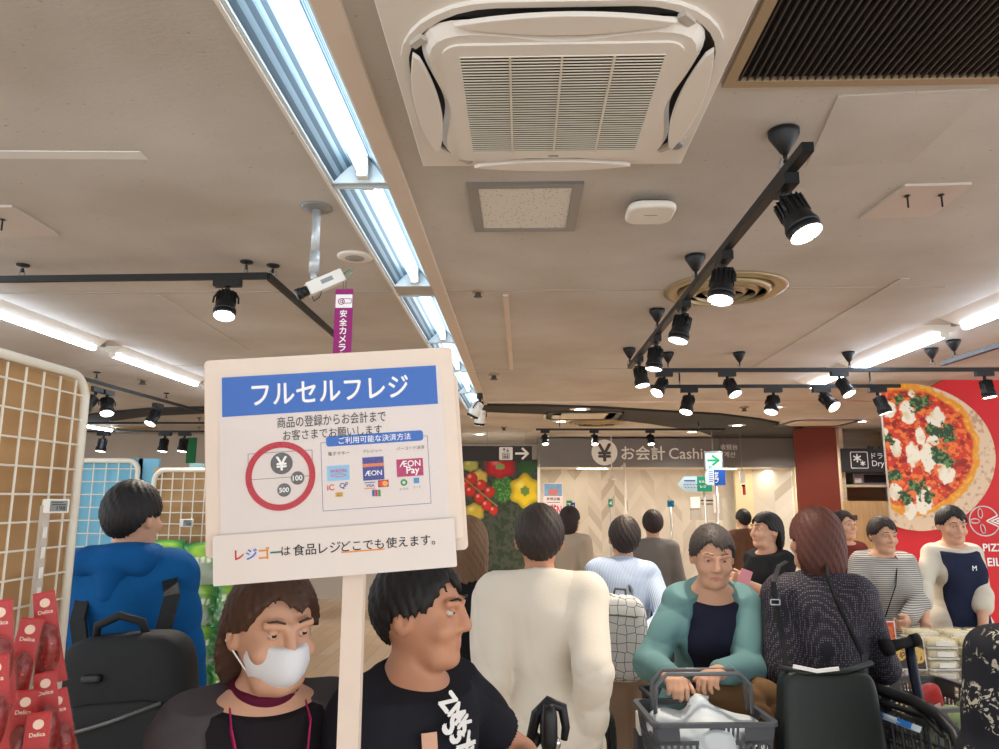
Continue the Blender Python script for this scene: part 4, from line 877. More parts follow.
# ================================================================ the register sign on its pole
SC = at(333, 455, 1.2); sy, st = R(-6), R(4.3); ss = 1.2/FPX*1.0*(1/math.cos(R(1)))
t = T('register_sign', 'large white self-register sign board on a white pole in front', 'sign board', SC, 0)
Ms = Matrix.Rotation(-sy, 4, 'Z') @ Matrix.Rotation(-st, 4, 'Y'); t.rotation_euler = Ms.to_euler()
ca, sa = math.cos(st), math.sin(st)
Ms3 = Ms.to_3x3(); Mi = Ms3.transposed(); Nn = Ms3 @ Vector((0, 1, 0))
def sp_(px, py, off=0.0):
    d = ray(px, py); q = Mi @ (d*((SC-EYE).dot(Nn)/d.dot(Nn))-(SC-EYE)); return q.x, q.z
def SR(px, py, w, h): x, z = sp_(px, py); return x, z, w*ss, h*ss
cream = mat('board_cream', (228, 210, 194), .5, var=.05, vscale=30); paper = mat('sign_paper', (222, 210, 204), .45)
x, z, w, h = SR(333, 449, 251, 196); MB().prism(rrect(x, z, w, h, .008), 0, .022).build('board', cream, t, bevel=.002)
x, z, w, h = SR(440, 458, 46, 178); MB().prism(rrect(x, z-.006, w, h, .008), .012, .03).build('rear_board', cream, t)
x, z, w, h = SR(334, 451, 223, 160); pp = MB().prism(rrect(x, z, w, h, .002), -.002, 0).build('poster', paper, t)
bl = mat('sign_blue', (20, 96, 186), .45)
x, z, w, h = SR(331, 391, 215, 40); hb_ = MB().prism(rrect(x, z, w, h, .0005), -.0026, -.002).build('blue_header', bl, pp)
def TX(m, s, px, py, w, y, mi=0, bold=.0, h=None):
    x, z = sp_(px, py); m.text(s, x, z, w=w*ss, h=h*ss if h else None, y=y, mi=mi, bold=bold)
m = MB(); TX(m, 'フルセルフレジ', 331, 390.5, 157, -.003, 0, .022, 23); m.build('title', wht, pp)
m = MB(); TX(m, '商品の登録からお会計まで', 332, 419.5, 108, -.0026, 0, .008, 11.5); TX(m, 'お客さまでお願いします', 333, 432.5, 98, -.0026, 0, .008, 10.5); m.build('instructions', ink, pp)
# cash symbol in a red ring
cx, cz = sp_(281, 476); redi = mat('sign_red', (186, 20, 44), .55); coin = mat('coin_grey', (92, 88, 90), .5)
m = MB(); m.ring(circ(cx, cz, 34*ss, 48), circ(cx, cz, 28*ss, 48), -.0036, -.003); m.build('red_ring', redi, pp)
m = MB(); m.ring(rrect(cx, cz+11*ss, 63*ss, 26*ss, .0005), rrect(cx, cz+11*ss, 62*ss, 25*ss, .0004), -.0024, -.002); m.build('note_outline', coin, pp)
for (px, py, r, tx, tw) in ((282, 463.5, 10.8, '¥', 11), (298, 478, 6.6, '100', 9.5), (284.5, 490, 6.6, '500', 9.5)):
    x, z = sp_(px, py); c_ = MB().prism(circ(x, z, r*ss), -.0031, -.0024).build('coin', coin, pp); m = MB(); m.text(tx, x, z, w=tw*ss, y=-.0034, bold=.025); m.build('coin_value', wht, c_)
# accepted payment panel
x, z = sp_(376, 473); bo = mat('outline_blue', (70, 90, 150), .5)
m = MB(); m.ring(rrect(x, z, 107*ss, 68*ss, .0004), rrect(x, z, 106*ss, 67*ss, .0003), -.0023, -.002); m.build('panel_outline', bo, pp)
x, z = sp_(375, 438.5); MB().prism(rrect(x, z, 97*ss, 10.5*ss, 3*ss), -.0026, -.002).build('panel_header', bl, pp)
m = MB(); TX(m, 'ご利用可能な決済方法', 375, 438.5, 72, -.003, 0, .006); m.build('panel_title', wht, pp)
m = MB(); TX(m, '電子マネー', 339, 453.5, 21, -.0025, 0, .003); TX(m, 'クレジット', 372.5, 451, 19, -.0025, 0, .003); TX(m, 'バーコード決済', 410.5, 448, 28, -.0025, 0, .003); m.build('column_heads', ink, pp)
def rc(px, py, w, h, mt, nm='logo', y=-.0026, parent=None): x, z = sp_(px, py); return MB().prism(rrect(x, z, w*ss, h*ss, .0004), y, -.002).build(nm, mt, parent or pp)
lb = mat('logo_sky', (140, 190, 226), .5); l1 = rc(338.5, 473, 22, 15, lb); m = MB(); TX(m, 'WAON', 338.5, 471, 16, -.003, 0, .02); x, z = sp_(338.5, 475.5); m.ring(circ(x, z, 7.5*ss, 24, 1.8*ss), circ(x, z, 6.7*ss, 24, 1.2*ss), -.003, -.0026); m.build('logo_print', mat('logo_pink', (196, 60, 110), .5), l1)
nv_ = mat('logo_navy', (52, 60, 140), .5); l2 = rc(373.5, 468.5, 21, 23, nv_); rc(373.5, 465, 21, 3.2, mat('logo_orange', (222, 120, 70), .5), 'logo_band', -.003, l2); m = MB(); TX(m, 'ÆON', 373.5, 473, 17, -.003, 0, .015); m.build('logo_print', wht, l2)
mg = mat('logo_magenta', (176, 32, 96), .5); l3 = rc(410, 467.5, 26.5, 17.5, mg); m = MB(); TX(m, 'ÆON', 410, 463.5, 21, -.003, 0, .012); TX(m, 'Pay', 413, 471, 13, -.003, 0, .025); m.build('logo_print', wht, l3)
m = MB(); TX(m, 'iC', 331, 487.5, 7, -.0025, 0, .03); m.build('logo_print', mat('logo_red', (206, 70, 50), .5), pp); m = MB(); TX(m, 'Q', 342.5, 486, 5.5, -.0025, 0, .03); TX(m, 'P', 347, 484.5, 3, -.0025, 0, .02); m.build('logo_print', mat('logo_violet', (80, 80, 150), .5), pp)
l4 = rc(339.5, 494.5, 7.5, 4.5, mat('logo_yellow', (220, 170, 60), .5)); m = MB(); TX(m, 'iD', 339.5, 494.5, 4.5, -.003); m.build('logo_print', ink, l4)
m = MB(); TX(m, 'VISA', 370.5, 485.5, 8.5, -.0025, 0, .02); m.build('logo_print', nv_, pp); rc(370, 482.5, 11, .8, nv_, 'logo_bar'); rc(370, 488.5, 11, .8, mat('logo_orange'), 'logo_bar')
l5 = rc(383.5, 483.5, 10.5, 7, mat('logo_wine', (150, 30, 40), .5)); 
for dx, c_ in ((-1.8, (222, 60, 40)), (1.8, (240, 160, 60))): x, z = sp_(383.5+dx, 483.5); MB().prism(circ(x, z, 2.8*ss, 18), -.0029-.0001*(dx > 0), -.0026).build('logo_disc', mat('disc_%d' % c_[1], c_, .5), l5)
for dx, c_ in ((-3, (40, 80, 160)), (0, (190, 40, 70)), (3, (50, 140, 70))): rc(376.5+dx, 493, 2.6, 6.5, mat('jcb_%d' % c_[0], c_, .5))
x, z = sp_(404, 482.5); m = MB(); m.ring(circ(x, z, 3.4*ss, 20), circ(x, z, 1.6*ss, 20), -.0026, -.002); m.build('logo_disc', mat('logo_green', (40, 140, 80), .5), pp); rc(416.5, 480.5, 5.5, 5.5, mat('logo_blue', (60, 140, 200), .5))
m = MB(); TX(m, 'スマホ', 404, 489, 9, -.0025); TX(m, 'コード', 417, 487, 8, -.0025); m.build('small_print', ink, pp)
# lower plate
x, z, w, h = SR(337, 551, 233, 47); lp = MB().prism(rrect(x, z, w, h, .003), -.012, -.004).build('lower_plate', mat('plate_white', (226, 214, 206), .5, var=.03), t)
m = MB()
for ch, px, c_ in (('レ', 241.5, (200, 40, 50)), ('ジ', 253.5, (60, 110, 200)), ('ゴ', 266, (226, 140, 50)), ('ー', 277.5, (50, 120, 90))):
    k = MB(); TX(k, ch, px, 554.5-(px-241)*.075, 10.5 if ch != 'レ' else 8.5, -.0125, 0, .03); k.build('coloured_letter', mat('letter_%d' % c_[0], c_, .5), lp)
for (s_, px, w_) in (('は', 287.5, 8.5), ('食品', 306, 22), ('レジ', 331, 21), ('どこでも', 363.5, 41), ('使えます。', 411, 48)): TX(m, s_, px, 554-(px-241)*.078, w_, -.0127, 0, .01)
m.build('lower_text', ink, lp); x, z = sp_(364, 550.2); MB().prism(rrect(x, z, 42*ss, 1.3*ss, .0002), -.0126, -.012).build('underline', mat('letter_226'), lp)
# clear sleeve with crinkled shine
m = MB(); x0_, z0_ = sp_(226, 536); w_, h_2 = 214*ss, 172*ss
zs_ = mat('sleeve_film', (255, 255, 255), .12, alpha=.04, spec=.6)
nx_, nz_ = 34, 26; vs = [(x0_+w_*i/nx_, -.0062+.0013*math.sin(i*.55+.4*j)*math.sin(j*.5+1)*(1 if 20 < i+j*.2 < 29 else .3), z0_+h_2*j/nz_) for j in range(nz_+1) for i in range(nx_+1)]
m.add(vs, [(j*(nx_+1)+i, j*(nx_+1)+i+1, (j+1)*(nx_+1)+i+1, (j+1)*(nx_+1)+i) for j in range(nz_) for i in range(nx_)], 0, True); m.build('clear_sleeve', zs_, t)
pb = at(347, 735, 1.22); pt = at(347, 540, 1.24)
pole = MB().box((0, 0, 0), (.034, .02, pt.z)).build('pole', cream, None, (pb.x, SC.y+.035, pt.z/2))
pole.parent = t; bpy.context.view_layer.update(); pole.matrix_parent_inverse = (Matrix.Translation(SC) @ Ms).inverted()
fb = MB().bx(-.16, .16, -.16, .16, 0, .02).build('base', grey, t, (pb.x, SC.y+.035, 0), (0, 0, 0)); fb.matrix_parent_inverse = (Matrix.Translation(SC) @ Ms).inverted()
# ================================================================ wire racks at the left
wire = mat('wire_cream', (226, 220, 204), .4); tan = wood_mat('tan_board', (166, 128, 82), (190, 150, 102), (3, 3, 10), .6)
xs = at(90, 400, 1.5).x+.004; zt = at(75, 377, 1.47).z
t = T('wire_rack', 'tall tan gondola panel with cream wire grid at the left edge', 'rack', (xs, 1.475, 0))
def gridrack(t, L_, H_, cell, r, board, plane='x', boardm=tan, bt_=.03, bw=.01):
    def P(a, b_, c=0): return (c, -a, b_) if plane == 'x' else (a, c, b_)
    rr = .05; fr = [P(0, .08), P(0, H_-rr)]+[P(rr-rr*math.cos(k*PI/12), H_-rr+rr*math.sin(k*PI/12)) for k in range(1, 7)]+[P(L_-rr, H_)]+[P(L_-rr+rr*math.sin(k*PI/12), H_-rr+rr*math.cos(k*PI/12)) for k in range(1, 7)]+[P(L_, .08)]
    MB().tube(fr, bw, 10).build('frame', wire, t)
    k = 1
    nv = int(L_/cell); nh = int((H_-.1)/cell)
    m = MB()
    for i in range(1, nv+1): m.tube([P(i*cell-cell*.3, .09), P(i*cell-cell*.3, H_-.012)], r, 5)
    for j in range(nh): m.tube([P(0, H_-.04-j*cell, .0), P(L_, H_-.04-j*cell, .0)], r, 5)
    m.build('wire_grid', wire, t)
    if board:
        if plane == 'x': MB().bx(-bt_-.035, -.035, -L_, .085, .02, H_+.004).build('back_board', boardm, t, bevel=.012)
        else: MB().bx(-.012, L_+.012, .02, .02+bt_, .02, H_+.012).build('back_board', boardm, t)
gridrack(t, 1.9, zt, .05, .0022, True, bw=.009)
MB().bx(-.30, .0, -1.9, 0, 0, .08).build('plinth', white, t); m = MB(); m.prism(circ(-.3, 0, .006, 8), 0, .003); 
m = MB(); m.lathe([(.012, 0), (.011, .004), (.0001, .006)], 16, M=Matrix.Rotation(PI/2, 3, 'Y')); m.build('knob', tan, t, (-.033, -.2, zt-.085))
def plab(p, label, rz=0, txt='198', sc=1.0):
    t = T('price_label', label, 'price label', p, rz); t.scale = (sc,)*3
    MB().bx(-.022, .022, 0, .008, -.013, .013).build('case', white, t, bevel=.002); MB().bx(-.009, .019, -.0006, 0, -.01, .01).build('screen', mat('label_screen', (128, 132, 128), .4), t)
    m = MB(); m.text(txt, .009, -.004, w=.014, y=-.0009, bold=.02); m.bx(-.006, .016, -.0009, -.0006, .002, .0035); m.bx(-.006, .012, -.0009, -.0006, .006, .0072); m.build('print', ink, t)
Ypk = 1.36; rf = Matrix.Rotation(0, 3, 'Z')
pl = at(56, 506, Ypk); plab((xs+.035, Ypk, pl.z), 'white electronic price label on the left wire rack', R(32), '198')
# clear hook bar below the label and hanging salami packs
t = T('hook_strip', 'clear plastic hook strip above the salami packs on the left rack', 'hook strip', (xs+.016, Ypk, 0))
z0, z1 = at(45, 600, Ypk).z, at(50, 505, Ypk).z; clr = mat('clear_plastic', (225, 222, 214), .2, alpha=.45)
m = MB(); m.bx(-.003, .003, -.011, .011, z0-.3, z1); m.build('strip', clr, t)
for k in range(4): MB().box((.004, 0, z0+.012+k*.036), (.003, .008, .02)).build('slot', white, t)
salred = mat('salami_card', (184, 14, 20), .4); film = mat('clear_film', (255, 240, 236), .1, alpha=.05, spec=.8)
sal, snt, sb, stc, sN, sL = nodes('salami', rough=.45, coat=.4)
n_ = sN('TexNoise', Scale=90.0, Detail=2.0); sL(stc.outputs['Object'], n_.inputs['Vector']); r_2 = ramp(snt, [(.4, (120, 22, 20)), (.62, (150, 40, 36)), (.75, (196, 120, 104))]); sL(n_.outputs['Fac'], r_2.inputs['Fac']); sL(r_2.outputs['Color'], sb.inputs['Base Color'])
PK = {}
def salami(p, rx, rz, label, sc=1.0):
    t = T('salami_pack', label, 'salami pack', p, (rx[0], rx[1], rz), 'red salami packs hanging on the left rack'); t.scale = (.86,)*3
    if not PK:
        m = MB(); m.prism([(-.019, 0), (.019, 0), (.022, -.09), (.028, -.185), (-.028, -.185), (-.022, -.09)], 0, .0015); PK['card'] = m.mesh('card')
        m = MB(); pts = [(.004*math.sin(k*.5), -.016, -.062-.0108*k) for k in range(10)]; m.tube(pts, [.005, .014, .0175, .0185, .019, .019, .0185, .0175, .014, .005], 14); PK['sal'] = m.mesh('sausage')
        m = MB(); vs = []
        for j in range(12):
            z = -.002-.184*j/11; w = .021+.009*(j/11); 
            for i in range(9):
                u = -1+2*i/8; vs.append((u*w, -.001-(.031*(1-abs(u)**2.5)*(1 if 4 <= j <= 10 else .15)+.002*math.sin(7*j+3*i)), z))
        m.add(vs, [(j*9+i, j*9+i+1, (j+1)*9+i+1, (j+1)*9+i) for j in range(11) for i in range(8)], 0, True); PK['film'] = m.mesh('film')
        m = MB(); m.text('Delica', 0, -.04, w=.026, y=-.0006, bold=.03); m.prism(circ(0, -.022, .009, 16), -.0005, 0); PK['pr'] = m.mesh('print')
    c = O('card', PK['card'], salred, t); O('print', PK['pr'], mat('label_cream', (240, 214, 190), .5), c); O('sausage', PK['sal'], sal, t); O('wrapper', PK['film'], film, t)
rz0 = R(34)
for (px, py, Y, ry, dz, l) in ((44, 592, 1.30, -.16, 0, 'salami pack hanging in front just below the clear hook strip'), (33, 618, 1.27, .14, 0, 'tilted salami pack at left of the front pack'), (45, 672, 1.29, -.12, .0, 'salami pack hanging behind and below the front pack'), (28, 690, 1.25, .1, 0, 'low salami pack at lower left of the cluster'), (56, 690, 1.31, -.2, 0, 'low salami pack next to the rack post'), (40, 712, 1.23, .02, 0, 'lowest salami pack at the bottom edge'),
                          (0, 600, 1.15, -.08, 0, 'salami pack cut by the left edge, upper'), (-4, 655, 1.13, -.05, 0, 'salami pack cut by the left edge, lower')):
    p = at(px, py, Y); salami((max(p.x, xs+.035), Y, p.z), (R(4), ry), rz0, l)
# end racks beyond, facing the viewer
Yr = 3.55; blu = mat('blue_board', (112, 178, 206), .5, var=.04)
p0 = at(70, 470, Yr); p1 = at(155, 458, Yr); t = T('wire_rack', 'blue display panel with white wire grid behind the blue jacket', 'rack', (p0.x, Yr+.02, 0)); gridrack(t, p1.x-p0.x-.09, p1.z-.012, .062, .003, True, 'y', blu, .02, .012)
MB().bx(p1.x-p0.x-.1, p1.x-p0.x, .02, .04, .02, p1.z).build('side_board', blu, t)
Yt = 3.3; p0 = at(152, 480, Yt); p1 = at(240, 470, Yt); t = T('wire_rack', 'tan display panel with cream wire grid above the green snack packs', 'rack', (p0.x, Yt+.02, 0)); gridrack(t, p1.x-p0.x, p1.z, .05, .003, True, 'y', tan, .02, .011)
p = at(186, 523, Yt-.03); plab((p.x, Yt-.03, p.z), 'white electronic price label above the green snack packs', 0, '108', 1.35)
# green snack packs
def pack_col(U, V):
    n = fbm(U*7+3, V*9+1, 40); c = np.zeros((*U.shape, 3))+np.array(lin((44, 124, 48)))
    c = cmix(c, (134, 178, 58), (1-sst(.2, .5, np.hypot((U-.5)*1.1, V-.72)))); c = cmix(c, (24, 110, 56), 1-sst(.02, .08, 1-V)); c = cmix(c, (20, 120, 60), 1-sst(.03, .1, V))
    c = cmix(c, (190, 196, 176), (1-sst(.22, .34, np.hypot((U-.55)*.9, (V-.3))+(n-.5)*.3))*.85); c = cmix(c, (238, 244, 226), (np.abs(V-.62) < .07)*((U*13 % 1) < .62)*((V*20 % 1) < .8)*(U > .15)*(U < .85)*1.0); return c
def pack_pos(U, V):
    b = np.clip(1-np.abs(2*U-1)**3, 0, 1)*np.clip(1-np.abs(2*V-1)**4, 0, 1); return np.stack([(U-.5)*.17, -.028*b-.002+.003*np.sin(20*V+9*U), (V-1)*.2], -1)
gp = vcol_mat('snack_print', .28, .4); k = 0
pk0 = None
names = ['top', 'second', 'third', 'fourth', 'fifth', 'sixth']
for rI in range(6):
    for cI in range(4):
        p = at(168+cI*37, 540+rI*0, Yt-.06); x = p.x+.006*((rI*7+cI*3) % 3-1); z = p.z+.0-rI*.168-.01*(cI % 2); y = Yt-.05-.012*rI
        if pk0 is None:
            t = T('snack_pack', 'x', 'snack pack', (x, y, z), (R(-5), 0, 0), 'green snack packs on the tan rack'); painted('bag', gp, 20, 24, pack_pos, pack_col, t); painted('bag_back', gp, 4, 4, lambda U, V: np.stack([(U-.5)*.17, .004+0*U, (V-1)*.2], -1), pack_col, t)
            m = MB(); m.bx(-.08, .08, -.004, .002, -.012, -.002); m.build('seal', mat('seal_green', (26, 120, 66), .3), t); pk0 = t; o = t
        else: o = dup(pk0, None, (x, y, z), (R(-5+2*((rI+cI) % 3)), R(4*((rI*5+cI*3) % 3-1)), R(5*((rI+2*cI) % 3-1))))
        o['label'] = 'green snack pack, %s row, %s from the left on the tan rack' % (names[rI], ['first', 'second', 'third', 'fourth'][cI])
# far left: green banner strip and pale box over the racks
Yg = 12.5; p = at(185.5, 463, Yg); q = at(196.5, 437.5, Yg); t = T('green_banner', 'green vertical banner on the far beige wall at left', 'banner', (p.x, Yg, p.z)); MB().bx(0, q.x-p.x, 0, .03, 0, q.z-p.z).build('cloth', mat('banner_green', (12, 112, 60), .6), t); MB().tube([(.1, .02, q.z-p.z), (.1, .02, CEIL-p.z)], .006, 5).build('hanger', grey, t)
wl = wallm; p = at(80, 478, 13.0); q = at(215, 437, 13.0); struct(MB().bx(p.x-3, -.9-1.4, 13.0, 13.1, 0, CEIL).build('wall_far', mat('wall_far_paint', (196, 186, 174), .8)))
p = at(194, 468, 4.2); t = T('lit_sign_box', 'small pale blue box sign above the tan rack', 'sign', (p.x, 4.2, p.z)); MB().bx(-.03, .05, 0, .05, -.03, .028).build('box', mat('pale_blue', (176, 226, 226), .4), t, bevel=.004); MB().tube([(0, .02, -.03), (0, .02, -p.z+.0)], .008, 6).build('post', grey, t)
# ================================================================ small signs of the checkout bay
def board(name, label, cat, px0, py0, px1, py1, Y, ms, th=.02, hang=None):
    p = at(px0, py1, Y); q = at(px1, py0, Y); t = T(name, label, cat, (p.x, Y, p.z)); w, h = q.x-p.x, q.z-p.z; MB().bx(0, w, 0, th, 0, h).build('board', ms, t)
    if hang == 'up': MB().tube([(w/2, th/2, h), (w/2, th/2, CEIL-p.z)], .012, 6).build('hanger', grey, t)
    if hang == 'down': MB().tube([(w/2, th, h*.5), (w/2, th, -p.z)], .02, 8).build('post', mat('post_steel', (190, 186, 180), .3, .5), t)
    return t, w, h
op = mat('poster_pink', (238, 218, 214), .5)
t, w, h = board('open_poster', 'white OPEN poster with blue picture before the herringbone wall', 'poster', 544, 483, 562.5, 530, 12.4, op, .02, 'down')
MB().bx(.01, w-.01, -.004, 0, h*.72, h-.015).build('picture', mat('poster_blue', (120, 160, 196), .5, var=.3, vscale=14), t); m = MB(); m.prism(rrect(w/2, h*.8, w*.5, .1, .03), -.006, 0); m.build('picture_text', mat('poster_coral', (206, 120, 104), .5), t)
m = MB(); m.text('OPEN', w/2, h*.42, w=w*.86, y=-.003, bold=.03, h=.16); m.build('open_text', mat('poster_red', (204, 30, 66), .5), t); m = MB(); m.text('新規店舗', w/2, h*.66, w=w*.7, y=-.003, bold=.02); m.bx(w*.15, w*.85, -.003, 0, h*.58, h*.592); m.text('本日', w/2, h*.525, h=.035, y=-.003, bold=.02); m.build('small_text', ink, t)
gn = mat('sign_green', (20, 150, 120), .5); bu = mat('sign_royal', (20, 80, 170), .5)
for (a, mt, l, tx) in (((566.5, 500.5, 572, 511), gn, 'small green numbered sign right of the OPEN poster', '7'), ((570, 502.5, 575, 513), bu, 'small blue numbered sign right of the green one', '5'), ((608.5, 499, 612.5, 507), gn, 'small green numbered sign on the herringbone wall', '4')):
    t, w, h = board('number_sign', l, 'sign', *a, 13.0, mt, .02, 'down'); m = MB(); m.text(tx, w/2, h*.5, h=h*.5, y=-.004, bold=.03); m.build('number', wht, t)
t, w, h = board('exit_sign', 'pale lit exit sign with green arrow hanging before the cashier fascia', 'sign', 706, 453, 721, 469.5, 11.6, mat('exit_pale', (170, 226, 218), .5, emit=.25), .06, 'up')
m = MB(); pline(m, [(w*.15, h*.55), (w*.8, h*.55)], .035, -.005); pline(m, [(w*.45, h*.82), (w*.82, h*.55), (w*.45, h*.28)], .035, -.0055); m.build('arrow', mat('exit_green', (10, 140, 90), .5), t); m = MB(); m.bx(w*.2, w*.28, -.005, 0, h*.08, h*.2); m.bx(w*.31, w*.36, -.005, 0, h*.08, h*.2); m.build('running_figure', mat('exit_green'), t)
m = MB(); m.ring([(-.02, -.02), (w+.02, -.02), (w+.02, h+.03), (-.02, h+.03)], [(0, 0), (w, 0), (w, h), (0, h)], -.01, .06); m.build('frame', grey, t)
t, w, h = board('register_pole_sign', 'blue and white double sign on a pole below the exit sign', 'sign', 708, 470, 725, 485, 11.4, bu, .03, 'down'); MB().prism([(-.04, .02), (.0, 0), (w*.36, 0), (w*.36, h), (.0, h), (-.04, h-.06)], -.006, 0).build('white_panel', mat('panel_ice', (206, 226, 240), .5), t)
m = MB(); m.text('セ', w*.5, h*.75, h=.06, y=-.004, bold=.02); m.text('ル', w*.5, h*.5, h=.06, y=-.004, bold=.02); m.text('フ', w*.5, h*.27, h=.06, y=-.004, bold=.02); m.build('lettering', wht, t)
m = MB()
for k in range(6): m.bx(w*.06, w*.3, -.008, -.006, h*.2+k*.03, h*.2+k*.03+.01)
m.build('print_lines', mat('sign_royal'), t)
t, w, h = board('self_register_sign', 'green and pale blue pointed arrow sign pointing left on the wall', 'sign', 697.5, 476.5, 711.5, 491.5, 12.6, gn, .03, 'down')
a = X(678, 12.6)-X(697.5, 12.6); MB().prism([(a, h*.48), (a+.12, .0), (0, 0), (0, h), (a+.12, h)], 0, .03).build('arrow_panel', mat('arrow_ice', (196, 226, 240), .5), t)
m = MB(); m.text('セルフ', w*.42, h*.66, w=w*.6, y=-.004, bold=.03); m.text('レジ', w*.42, h*.34, w=w*.42, y=-.004, bold=.03); m.build('lettering', wht, t)
m = MB(); m.bx(a+.11, -.03, -.004, 0, h*.68, h*.76); 
for k in range(5): m.bx(a+.1+.05*k, a+.13+.05*k, -.004, 0, h*.44, h*.48); m.bx(a+.12+.05*k, a+.14+.05*k, -.004, 0, h*.24, h*.29)
m.build('print_lines', mat('sign_royal'), t)
t, w, h = board('notice_board', 'grey notice board with a white card below the arrow sign', 'notice', 691, 496.5, 722, 520, 12.9, mat('notice_grey', (188, 180, 166), .5), .03, 'down')
MB().bx(0, w*.3, -.01, 0, h*.5, h*.98).build('card', wht, t); m = MB(); m.bx(w*.34, w*.8, -.004, 0, h*.8, h*.86); m.bx(w*.34, w*.7, -.004, 0, h*.66, h*.7); m.build('print_lines', ink, t); MB().bx(w*.72, w*.9, -.02, 0, h*.3, h*1.12).build('leaflet_holder', mat('leaflet', (226, 216, 204), .5), t)
t, w, h = board('hanging_camera', 'small white device hanging in front of the cream alcove wall', 'camera', 740.5, 471, 745, 482.5, 12.5, white, .06); MB().tube([(w/2, .03, h), (w/2, .03, CEIL-at(742, 482, 12.5).z)], .006, 5).build('hanger', grey, t); MB().box((w*.6, .02, -.05), (.05, .03, .03)).build('lens_block', blackp, t); MB().box((w*.7, .02, -.13), (.045, .02, .15), 0).build('red_tag', mat('tag_red', (190, 60, 60), .5), t)
t, w, h = board('blue_arrow_sign', 'tiny blue and green sign standing left of the notice board', 'sign', 667.5, 500.5, 674, 507, 12.8, mat('sign_teal', (20, 140, 150), .5), .02, 'down')
m = MB(); pline(m, [(w*.8, h*.8), (w*.2, h*.5), (w*.8, h*.2)], .03, -.003); m.build('arrow', bu, t)
p = at(612, 480, 12.9); t = T('pendant_lamp', 'small white pendant lamp hanging in the checkout bay', 'lamp', (p.x, 12.9, p.z)); MB().lathe([(.075, -.01), (.075, .01), (.02, .03), (.02, .16)], 20).build('shade', white, t); MB().tube([(0, 0, .16), (0, 0, CEIL-p.z)], .01, 6).build('rod', white, t)
p = at(625.5, 500, 12.2); q = at(625.5, 463, 12.2); t = T('white_post', 'tall slim white post standing at the checkout bay', 'post', (p.x, 12.2, 0)); MB().tube([(0, 0, 0), (0, 0, q.z)], .018, 10).build('shaft', mat('post_white', (226, 216, 200), .4), t); MB().lathe([(.15, 0), (.14, .02), (.02, .03)], 20).build('foot', grey, t); m = MB(); m.tube([(0, 0, q.z-.02), (-.1, 0, q.z-.1), (-.22, 0, q.z-.1), (-.25, 0, q.z-.06)], .008, 6); m.build('chain', white, t)
p = at(593, 471, 13.9); t = T('bay_light', 'white light strip under the cashier fascia, left', 'ceiling light', (p.x, 14.0, zb)); MB().bx(-.28, .28, -.06, .06, -.02, 0).build('lens', dlE, t); MB().bx(-.3, .3, -.07, .07, -.008, 0).build('frame', white, t)
p = at(722, 471, 13.9); t = T('bay_light', 'white light strip under the cashier fascia, right', 'ceiling light', (p.x, 14.0, zb)); MB().bx(-.28, .28, -.06, .06, -.02, 0).build('lens', dlE, t); MB().bx(-.3, .3, -.07, .07, -.008, 0).build('frame', white, t)
for px in (560, 660, 760):
    ld = bpy.data.lights.new('bay_lamp', 'AREA'); ld.energy = 2.5; ld.size = .5; ld.size_y = .12; ld.shape = 'RECTANGLE'; ld.color = (1, .9, .75); lo_ = bpy.data.objects.new('bay_lamp', ld); COL.objects.link(lo_); lo_.location = (X(px, 14), 14.05, zb-.04)
# ================================================================ shoppers and staff
def gp_(px, Y): p = at(px, 500, Y); return (p.x, Y, 0)
def P_(label, px, Y, rz, wrists=None, elbows=None, **k):
    loc = gp_(px, Y); a = (loc, rz)
    wr = {q: W2L(a, p) for q, p in (wrists or {}).items()}
    el = {q: Matrix.Rotation(-rz, 3, 'Z') @ Vector(p) for q, p in (elbows or {}).items()}
    return person(label, loc, rz, wr=wr, el=el, **k)
def cloth(key, rgb, **k): return mat(key, rgb, .85, bump=.12, bscale=220, spec=.15, **k)
BLK, BRN, DBR, GRY = (22, 20, 20), (70, 46, 32), (44, 32, 28), (96, 90, 86)
# man in the blue jacket
t, K = P_('person in bright blue hooded jacket seen from behind carrying a black backpack', 132, 2.62, R(184), H=1.74, female=False, hair=('short', BLK), head=(R(-14), R(6)), wide=.94, top=dict(m=cloth('jacket_blue', (12, 80, 136)), g=.034, name='jacket', amp=.009, hem=.8, neck=1.43), seed=3)
s = K['s']
def hood(F):
    F.cap(K['U']((-.08, .085, 1.395)), K['U']((.08, .085, 1.395)), .055*s, .055*s, .03); F.cap(K['U']((-.1, .03, 1.41)), K['U']((-.075, -.06, 1.38)), .035*s, .025*s, .03); F.cap(K['U']((.1, .03, 1.41)), K['U']((.075, -.06, 1.38)), .035*s, .025*s, .03); F.cap(K['U']((0, .1, 1.37)), K['U']((0, .12, 1.3)), .06*s, .03*s, .03)
K['garment']('hood', cloth('jacket_blue_dark', (12, 78, 136)), hood, .012)
# woman with face mask, in front of the sign at left
t, K = P_('person with brown hair and white face mask in grey cardigan below the register sign', 276, 1.47, R(28), H=1.545, hair=('bob', BRN), head=(R(12), R(8)), mask=True, top=dict(m=cloth('cardigan_charcoal', (74, 68, 70)), g=.024, name='cardigan', amp=.008, open=.15), seed=5, vx=.005)
lan = mat('lanyard', (168, 26, 92), .6); U = K['U']; s = K['s']
K['panel']('tunic', cloth('tunic_black', (34, 30, 34)), .012, .13, .8, 1.4)
def coll(F): F.cap(U((0, .025, 1.385)), U((0, .0, 1.42)), .085*s, .066*s, .02)
K['garment']('collar', cloth('collar_wine', (92, 26, 50)), coll, .001, [(U((0, 0, 1.425)), (0, -.2, .98))])
m = MB()
for sg in (1, -1): m.tube([U((sg*.072, -.0, 1.405)), U((sg*.074, -.085, 1.365)), U((sg*.055, -.142, 1.28)), U((sg*.035, -.155, 1.2)), U((sg*.012, -.15, 1.06))], .009*s, 4, flat=.25)
m.build('lanyard', lan, t)
